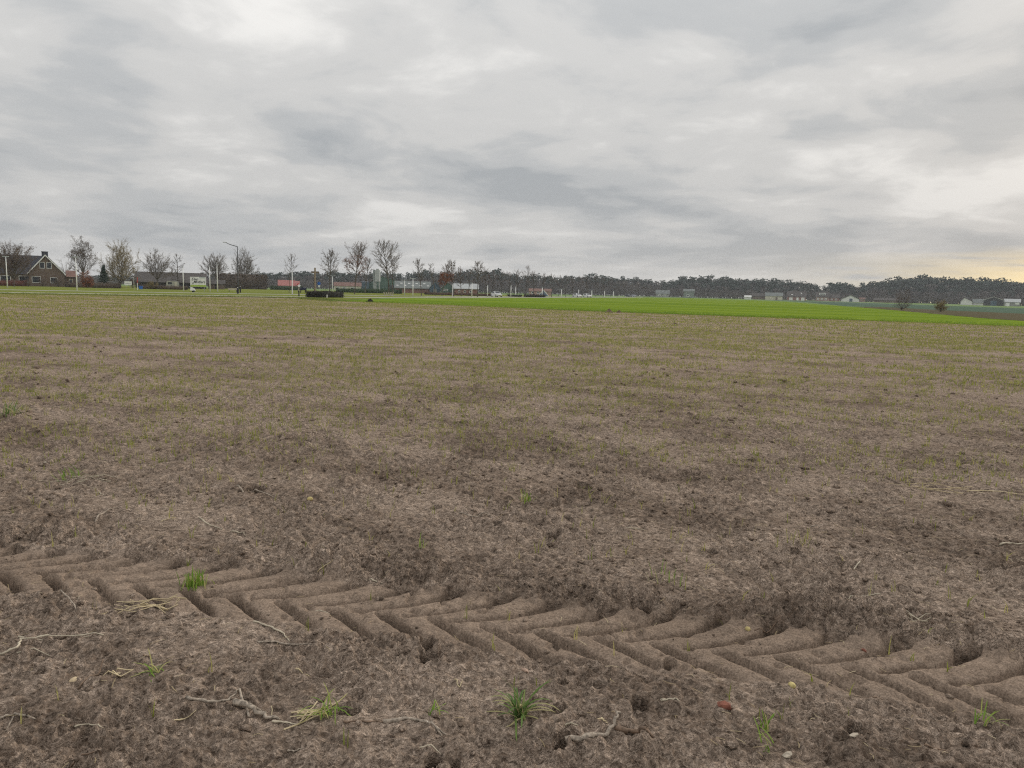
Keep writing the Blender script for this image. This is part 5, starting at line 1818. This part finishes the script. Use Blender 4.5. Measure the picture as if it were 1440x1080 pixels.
mound(520.5, 424.6, 10, 3.6, 'black molehill at the edge of the green field', 1, simple('black_earth', (0.030, 0.024, 0.020), 0.95, 0.4, 9.0))
mound(856.5, 439.6, 11, 4.0, 'dry brown clump of turned turf on the green field edge', 2, simple('dry_turf', (0.20, 0.155, 0.09), 0.95, 0.4, 7.0), 'turf_clump')
mound(870.5, 440.0, 8, 3.0, 'smaller brown turf clump beside the large one', 3, simple('dry_turf', (0.20, 0.155, 0.09)), 'turf_clump')


# ------------------------------------------------------------------ things lying on the near soil
STICK = simple('bleached_stick', (0.34, 0.28, 0.22), 0.9, 0.5, 70.0, bump=0.004)
STICKD = simple('brown_stick', (0.24, 0.165, 0.115), 0.85, 0.4, 30.0, bump=0.002)
STRAW = simple('dry_straw', (0.58, 0.47, 0.29), 0.7, 0.25, 20.0)
REED = simple('pale_reed', (0.50, 0.43, 0.32), 0.7, 0.2, 20.0)


def on_ground(x, y, lift=0.0):
    p = G(x, y)
    return Vector((p.x, p.y, ground_z(p.x, p.y) + lift))


def stick(name, pts, r, label, mat=STICK, lifts=None, twigs=(), cat='stick', group=None, n=7):
    """photo pixels along the stick; parts: the stem and side twigs"""
    P = [on_ground(x, y) for x, y in pts]
    base = P[0].copy()
    rg = random.Random(int(pts[0][0] * 7 + pts[0][1]))
    Q, R_ = [], []
    for i in range(len(P) - 1):
        k = 5
        for j in range(k):
            f = j / k
            q = P[i].lerp(P[i + 1], f)
            q += Vector((rg.gauss(0, r * 0.5), rg.gauss(0, r * 0.5), 0))
            Q.append(q)
    Q.append(P[-1])
    for i, q in enumerate(Q):
        f = i / (len(Q) - 1)
        l_ = 0.0
        if lifts:
            l_ = float(np.interp(f, np.linspace(0, 1, len(lifts)), lifts))
        q.z = max(q.z, ground_z(q.x, q.y)) + r * 0.25 + l_
        R_.append(r * 0.88 * (1 - 0.55 * f) * rg.uniform(0.72, 1.25))
    # keep it stiff: smooth the heights
    z = np.array([q.z for q in Q])
    for _ in range(3):
        z[1:-1] = np.maximum(z[1:-1], (z[:-2] + z[2:]) / 2)
    for q, zz in zip(Q, z):
        q.z = zz
    root = empty(name, base)
    MB().tube([q - base for q in Q], R_, n).build('stem', mat, root, smooth=True)
    for tp in twigs:
        T = [on_ground(x, y, r * 0.6) - base for x, y in tp]
        MB().tube(T, [r * 0.55 * (1 - 0.5 * i / max(1, len(T) - 1)) for i in range(len(T))], 6).build('twig', mat, root, smooth=True)
    tag(root, label, cat, group)
    return root


stick('stick', [(262, 989), (300, 990), (322, 984), (336, 971)], 0.0075, 'long bent grey stick reaching to the forked branch piece', STICK)
stick('branch_piece', [(330, 992), (352, 999), (372, 1004), (393, 1008)], 0.0125, 'thick bleached branch piece with a forked stub', STICK, lifts=[0.02, 0.01, 0.0],
      twigs=[[(343, 990), (337, 972)], [(347, 994), (350, 1010)], [(348, 988), (368, 995)]])
stick('stick', [(540, 1012), (572, 1007), (600, 1017), (628, 1031)], 0.0095, 'curved pale stick with split end near the large grass tuft', STICK, twigs=[[(606, 1019), (622, 1034)]])
stick('stick', [(482, 1016), (515, 1014), (541, 1011)], 0.005, 'thin brown stick end lying beside the curved pale stick', STICKD)
stick('branch_piece', [(796, 1052), (830, 1046), (848, 1038), (864, 1026), (872, 1019)], 0.0115, 'gnarled bent root stick with a raised broken tip', STICK, lifts=[0.0, 0.0, 0.005, 0.03])
stick('branch_piece', [(868, 1030), (888, 1030), (904, 1037), (919, 1046)], 0.0105, 'brown barked stick with a reddish end', STICKD, lifts=[0.0, 0.008, 0.0])
stick('stick', [(357, 874), (380, 879), (396, 888), (407, 896)], 0.0062, 'whitish bent twig at the foot of the tyre track', REED)
stick('stick', [(362, 902), (390, 899), (412, 903), (438, 912)], 0.0062, 'grey bent twig below the whitish one', STICK)
stick('stick', [(82, 842), (96, 855), (108, 867)], 0.0055, 'pale forked twig below the end of the track', STICK, twigs=[[(104, 861), (112, 850)]])
stick('stick', [(438, 857), (464, 859)], 0.005, 'short white twig at the edge of a tyre pad', REED)
stick('stick', [(333, 688), (352, 693), (386, 702)], 0.008, 'grey stick lying across the large burrow', STICK, lifts=[0.02, 0.03, 0.0])
stick('stick', [(280, 734), (292, 740), (313, 747)], 0.006, 'pale curled twig on the light crust', REED)
stick('stick', [(133, 735), (148, 724), (164, 713)], 0.006, 'straight pale twig slanting over the light crust', STICK)
stick('stick', [(645, 724), (672, 728), (690, 724)], 0.007, 'bent twig beside the scattered burrows', STICK)
stick('stick', [(1404, 763), (1425, 762), (1445, 764)], 0.007, 'whitish straight stick at the field edge of the frame', REED)
stick('stick', [(1188, 845), (1210, 843), (1237, 846)], 0.006, 'long pale straw-like stick above the tyre track', REED)
stick('stick', [(1196, 805), (1212, 795)], 0.006, 'short white bent stick beside a burrow', REED)
stick('stick', [(1060, 953 - 60), (1078, 884), (1100, 880)], 0.0035, 'thin dark root lying above the track pads', STICKD)
stick('root', [(1168, 963), (1205, 976), (1240, 988)], 0.005, 'thin root along the lower edge of the track', STICKD)
stick('reed_stalk', [(0, 928), (24, 922), (30, 912), (75, 905), (146, 902)], 0.0060, 'long bent pale reed stalk lying in folded pieces', REED, lifts=[0, 0.01, 0.02, 0.01, 0],
      twigs=[[(24, 924), (48, 918), (70, 922)], [(26, 905), (80, 903), (142, 900)]])
stick('stick', [(0, 1012), (22, 1008), (50, 1015)], 0.006, 'grey twig curving out of the soil beside dry stalks', STICK, twigs=[[(20, 1010), (8, 1030)]])
stick('stick', [(110, 974), (135, 955), (146, 946)], 0.005, 'dark root arching over a small hollow', STICKD, lifts=[0, 0.01, 0.03], twigs=[[(146, 948), (158, 962)]])
stick('stick', [(242, 1012), (262, 1006), (276, 1001)], 0.0035, 'thin pale straw beside the long bent stick', STRAW)
stick('stick', [(640, 953), (646, 966), (650, 955)], 0.0035, 'tiny pale curled straw near the burrows', STRAW)
stick('stick', [(1360, 686), (1395, 690), (1440, 697)], 0.007, 'pale dry stalk lying along the seedling rows', STRAW)
rgs = random.Random(4)
for i in range(46):
    x, y = rgs.uniform(-10, 1450), 560 + 520 * rgs.random() ** 0.9
    if 790 + 0.11 * x < y < 880 + 0.11 * x:
        continue
    L = rgs.uniform(14, 46) * (0.35 + 0.65 * (y - 500) / 580)
    a_ = rgs.uniform(-0.5, 0.5)
    p1 = (x, y)
    p2 = (x + L * 0.5 * math.cos(a_) + rgs.uniform(-3, 3), y + L * 0.5 * math.sin(a_) * 0.5 + rgs.uniform(-3, 3))
    p3 = (x + L * math.cos(a_), y + L * math.sin(a_) * 0.5)
    tm, tl = rgs.choice([(STICK, 'small weathered grey twig lying loose on the bare soil'), (STICKD, 'small dark brown twig lying loose on the bare soil'),
                         (STRAW, 'short yellow straw stalk lying loose on the bare soil'), (REED, 'short pale reed piece lying loose on the bare soil')])
    stick('twig', [p1, p2, p3], rgs.uniform(0.0028, 0.0055), tl, tm, cat='twig', group='loose twigs on the soil', n=5)


def straw_bundle(x, y, n, L, label, seed, spread=0.05, ang=0.0, mat=STRAW):
    p = on_ground(x, y)
    root = empty('straw_bundle', p)
    rg = random.Random(seed)
    for i in range(n):
        a_ = ang + rg.gauss(0, 0.28)
        c = Vector((rg.gauss(0, spread), rg.gauss(0, spread), 0))
        d = Vector((math.cos(a_), math.sin(a_), 0)) * L * rg.uniform(0.5, 1.0) * 0.5
        pts = []
        for f in (-1, -0.3, 0.4, 1):
            q = c + d * f + Vector((0, rg.gauss(0, 0.006), 0))
            q.z = ground_z(p.x + q.x, p.y + q.y) - p.z + 0.006 + rg.uniform(0, 0.012)
            pts.append(q)
        MB().tube(pts, rg.uniform(0.0018, 0.0032), 5).build('stalk', mat, root)
    tag(root, label, 'straw')


straw_bundle(208, 856, 16, 0.26, 'loose bundle of dry straw at the foot of the tyre track', 1, 0.035, 0.35)
straw_bundle(440, 1000, 9, 0.16, 'dry straw tangle under the flattened grass tuft', 2, 0.02, 0.8)
straw_bundle(120, 672, 12, 0.30, 'pale dead stalks lying flat on the soil among green shoots', 3, 0.08, 0.2, REED)
straw_bundle(1330, 686, 9, 0.45, 'long dry grass stalks lying along the rows', 4, 0.08, -0.2)
straw_bundle(1297, 873, 5, 0.12, 'short pale straws on the soil above the tyre track', 5, 0.03, -0.9, REED)
straw_bundle(178, 953, 4, 0.14, 'yellow straws beside the dark hollow', 6, 0.03, -0.2)


def tuft(name, x, y, n, hmin, hmax, wid, label, mat, seed, lean=1.0, spread=0.015, tint=(0, 1.15)):
    p = on_ground(x, y)
    o = blades(name, np.zeros((n, 3)), hmin, hmax, wid, 1, mat, lean, 6, seed, spread, tint, kind=None, arc=True)
    o.location = p
    tag(o, label, 'grass tuft')
    return o


GREENT = blade_mat('green_tuft_blade', (0.10, 0.185, 0.050), (0.18, 0.26, 0.07), (0.46, 0.40, 0.20))
LIMET = blade_mat('lime_tuft_blade', (0.15, 0.27, 0.035), (0.25, 0.36, 0.06), (0.50, 0.46, 0.18))
tuft('grass_tuft', 730, 1008, 44, 0.09, 0.20, 0.0085, 'large spreading green grass tuft on bare soil', GREENT, 1, 1.5, 0.012)
tuft('grass_tuft', 274, 827, 100, 0.045, 0.095, 0.0050, 'dense bright green grass tuft growing in the tyre track', LIMET, 2, 0.7, 0.028)
tuft('grass_tuft', 462, 1000, 26, 0.07, 0.15, 0.0050, 'flattened light green tuft among dry straw', LIMET, 3, 2.2, 0.02)
tuft('grass_tuft', 218, 952, 12, 0.06, 0.13, 0.0050, 'small flat green tuft with yellow straws', LIMET, 4, 2.4, 0.02)
tuft('grass_tuft', 608, 1003, 7, 0.05, 0.10, 0.0050, 'few curled green blades near the curved stick', LIMET, 5, 1.6, 0.012)
tuft('grass_tuft', 8, 586, 40, 0.10, 0.20, 0.012, 'coarse green weed clump beyond the light crust', GREENT, 6, 1.0, 0.09)
tuft('grass_tuft', 98, 668, 22, 0.06, 0.14, 0.006, 'thin green shoots among pale dead stalks', LIMET, 7, 1.0, 0.05)
tuft('grass_tuft', 1082, 995 + 60, 8, 0.05, 0.10, 0.0050, 'small green sprig below the red brick fragment', LIMET, 8, 1.0, 0.015)
tuft('grass_tuft', 1384, 1022, 14, 0.05, 0.09, 0.0045, 'small green sprig under the end of the tyre track', LIMET, 9, 1.1, 0.03)
tuft('grass_tuft', 1076, 1027, 9, 0.05, 0.09, 0.0055, 'two-pronged green sprig beside dry stalks', LIMET, 10, 0.7, 0.012)
tuft('grass_tuft', 740, 707, 22, 0.05, 0.10, 0.0060, 'small bright green tuft beside the scattered burrows', LIMET, 11, 0.8, 0.03)
tuft('grass_tuft', 592, 771, 12, 0.05, 0.12, 0.0050, 'thin upright green tuft on the light crust above the track', LIMET, 12, 0.5, 0.02)
tuft('grass_tuft', 933, 818, 16, 0.06, 0.13, 0.0045, 'thin upright grass shoots above the track ridge', LIMET, 13, 0.5, 0.05)
tuft('grass_tuft', 1130, 765, 20, 0.05, 0.12, 0.0045, 'sparse yellow-green shoots among loose twigs', BLADE, 14, 0.6, 0.05)


def stone(x, y, sx, sy, sz, label, mat, seed, sharp=False, name='pebble', cat='stone'):
    p = on_ground(x, y)
    bm = bmesh.new()
    bmesh.ops.create_icosphere(bm, subdivisions=1 if sharp else 3, radius=1.0)
    rg = random.Random(seed)
    for v in bm.verts:
        k = 1 + rg.uniform(-0.22, 0.22) * (1.0 if sharp else 0.16)
        v.co = Vector((v.co.x * sx * k, v.co.y * sy * k, v.co.z * sz * k))
    me = bpy.data.meshes.new(name)
    bm.to_mesh(me)
    bm.free()
    if not sharp:
        for f in me.polygons:
            f.use_smooth = True
    o = link(name, me, mat, None, p + Vector((0, 0, sz * 0.2)))
    o.rotation_euler = (rg.uniform(-0.2, 0.2), rg.uniform(-0.2, 0.2), rg.uniform(0, 3))
    tag(o, label, cat)


TAN = simple('tan_stone', (0.56, 0.43, 0.27), 0.6, 0.12, 60.0)
YEL = simple('yellow_stone', (0.52, 0.42, 0.18), 0.8, 0.25, 60.0)
PALE = simple('pale_pebble', (0.42, 0.355, 0.275), 0.85, 0.35, 60.0)
BRFR = simple('brick_fragment', (0.25, 0.10, 0.068), 0.9, 0.4, 60.0, bump=0.002)
stone(105, 962, 0.022, 0.017, 0.015, 'smooth tan pebble beside the dark hollow', TAN, 1)
stone(1113, 973, 0.018, 0.013, 0.012, 'yellow pebble lying below the track pads', YEL, 2)
stone(1051, 892, 0.013, 0.012, 0.011, 'small yellow pebble on a track ridge', YEL, 3)
stone(1107, 1065, 0.024, 0.015, 0.009, 'flat pale chip of stone near small sprigs', PALE, 4, True, 'stone_chip')
stone(12, 778, 0.020, 0.016, 0.014, 'cream pebble above the end of the tyre track', PALE, 5)
stone(436, 706, 0.022, 0.020, 0.016, 'pale yellow pebble on the light crust', YEL, 6)
stone(105, 804, 0.014, 0.009, 0.009, 'whitish pebble on the rim of a tyre slot', PALE, 7)
stone(1018, 997, 0.030, 0.022, 0.020, 'red brick fragment lying below the tyre track', BRFR, 8, True, 'brick_fragment', 'brick fragment')
stone(1214, 922, 0.014, 0.010, 0.009, 'tiny red brick crumb on a track ridge', BRFR, 9, True, 'brick_fragment', 'brick fragment')
stone(63, 646, 0.022, 0.018, 0.014, 'white pebble on the soil beyond the dead stalks', PALE, 10)
stone(58, 839, 0.018, 0.012, 0.010, 'reddish stone chip under the first track pads', BRFR, 11, True, 'stone_chip')
stone(1199, 1054, 0.022, 0.010, 0.006, 'pale splinter of wood on bare soil', PALE, 12, True, 'wood_chip', 'wood chip')
stone(738, 942, 0.020, 0.012, 0.009, 'pinkish flake of stone below the tyre track', simple('pink_stone', (0.46, 0.32, 0.24), 0.8, 0.2, 50.0), 13, True, 'stone_chip')


# loose crumbs and clods of soil, and fine straw litter: nobody could count them
def clods(name, r0_, r1_, dens, smin, smax, seed, zres):
    x, y, rg = scatter(r0_, r1_, dens, seed, R(46))
    s_, t_ = track_coords(x, y)
    cl = np.clip(0.35 + 1.5 * pn(x, y, 0.7, 60) + 0.8 * pn(x, y, 0.2, 61), 0.02, 1)
    cl = np.where((t_ > -WLO + 0.02) & (t_ < WUP - 0.03), cl * 0.30, cl)
    cl = np.where((t_ > WUP - 0.03) & (t_ < WUP + 0.3), np.minimum(1, cl * 2.2), cl)
    k = (rg.rand(len(x)) < cl) & (beyond_edge(x, y) < -0.5)
    x, y = x[k], y[k]
    n = len(x)
    z, _, _ = soil_height(x, y, np.full(n, zres))
    z = z * (1 - 0.45 * sstep(18, 50, np.hypot(x, y)))
    bm = bmesh.new()
    bmesh.ops.create_icosphere(bm, subdivisions=1, radius=1.0)
    bm.verts.ensure_lookup_table()
    B = np.array([v.co[:] for v in bm.verts])
    F0 = np.array([[v.index for v in f.verts] for f in bm.faces])
    bm.free()
    size = smin + (smax - smin) * rg.rand(n) ** 5.0
    D = B[None] * (1 + rg.uniform(-0.35, 0.35, (n, len(B), 1)))
    D = D * size[:, None, None] * np.stack([rg.uniform(0.8, 1.4, n), rg.uniform(0.8, 1.4, n), rg.uniform(0.5, 0.9, n)], -1)[:, None, :]
    V = D + np.stack([x, y, z + size * 0.25], -1)[:, None, :]
    F = (np.arange(n)[:, None, None] * len(B) + F0[None]).reshape(-1, 3)
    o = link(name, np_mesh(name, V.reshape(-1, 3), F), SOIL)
    tag(o, 'loose crumbs and clods of brown soil strewn over the field', 'soil', kind='stuff')


clods('soil_clods', 1.7, 6.5, 260, 0.004, 0.022, 31, 0.008)
clods('soil_clods', 6.5, 15, 36, 0.009, 0.036, 32, 0.03)
clods('soil_clods', 15, 45, 2.5, 0.02, 0.055, 33, 0.08)


def litter(name, r0_, r1_, dens, L0, L1, wid, seed, zres):
    x, y, rg = scatter(r0_, r1_, dens, seed, R(46))
    k = rg.rand(len(x)) < np.clip(0.5 + 1.2 * pn(x, y, 1.1, 70), 0.05, 1)
    x, y = x[k], y[k]
    n = len(x)
    z, _, _ = soil_height(x, y, np.full(n, zres))
    a_ = rg.uniform(0, np.pi, n)
    L = rg.uniform(L0, L1, n)
    dxy = np.stack([np.cos(a_), np.sin(a_)], -1) * L[:, None] * 0.5
    nn_ = np.stack([-np.sin(a_), np.cos(a_)], -1) * wid * 0.5
    c = np.stack([x, y], -1)
    tl = rg.normal(0, 0.15, n) * L
    z = z + 0.005 + np.abs(tl) * 0.5
    V = np.empty((n, 6, 3))
    mid = c + nn_ * rg.normal(0, 3.0, (n, 1))
    for i, (cc, sg, dz_) in enumerate(((c - dxy, 1, -tl), (c - dxy, -1, -tl), (mid, -1, 0 * tl + 0.003), (c + dxy, -1, tl), (c + dxy, 1, tl), (mid, 1, 0 * tl + 0.003))):
        V[:, i, :2] = cc + sg * nn_
        V[:, i, 2] = z + 0.5 * dz_
    q = np.array([(0, 1, 2, 5), (5, 2, 3, 4)])
    F = (np.arange(n)[:, None, None] * 6 + q[None]).reshape(-1, 4)
    me = np_mesh(name, V.reshape(-1, 3), F)
    attr(me, 'tint', np.repeat(rg.rand(n), 6))
    o = link(name, me, DRYB)
    tag(o, 'fine dry straw and root litter scattered over the soil', 'straw', kind='stuff')


litter('straw_litter', 1.7, 7, 60, 0.012, 0.06, 0.0028, 41, 0.008)
litter('straw_litter', 7, 22, 22, 0.03, 0.11, 0.006, 42, 0.03)

# ------------------------------------------------------------------ damp air
hb = MB().box(-1010, 1010, -1010, 1010, -1.2, 30).build('haze', None)
hm = bpy.data.materials.new('haze_air')
hm.use_nodes = True
ht = hm.node_tree
for n_ in list(ht.nodes):
    if n_.type != 'OUTPUT_MATERIAL':
        ht.nodes.remove(n_)
pv = ht.nodes.new('ShaderNodeVolumePrincipled')
pv.inputs['Color'].default_value = (0.90, 0.94, 1.0, 1)
pv.inputs['Density'].default_value = 0.00021
pv.inputs['Anisotropy'].default_value = 0.2
ht.links.new(pv.outputs[0], ht.nodes['Material Output'].inputs['Volume'])
hb.data.materials.append(hm)
tag(hb, 'thin pale winter haze softening the far wood', 'haze', kind='stuff')
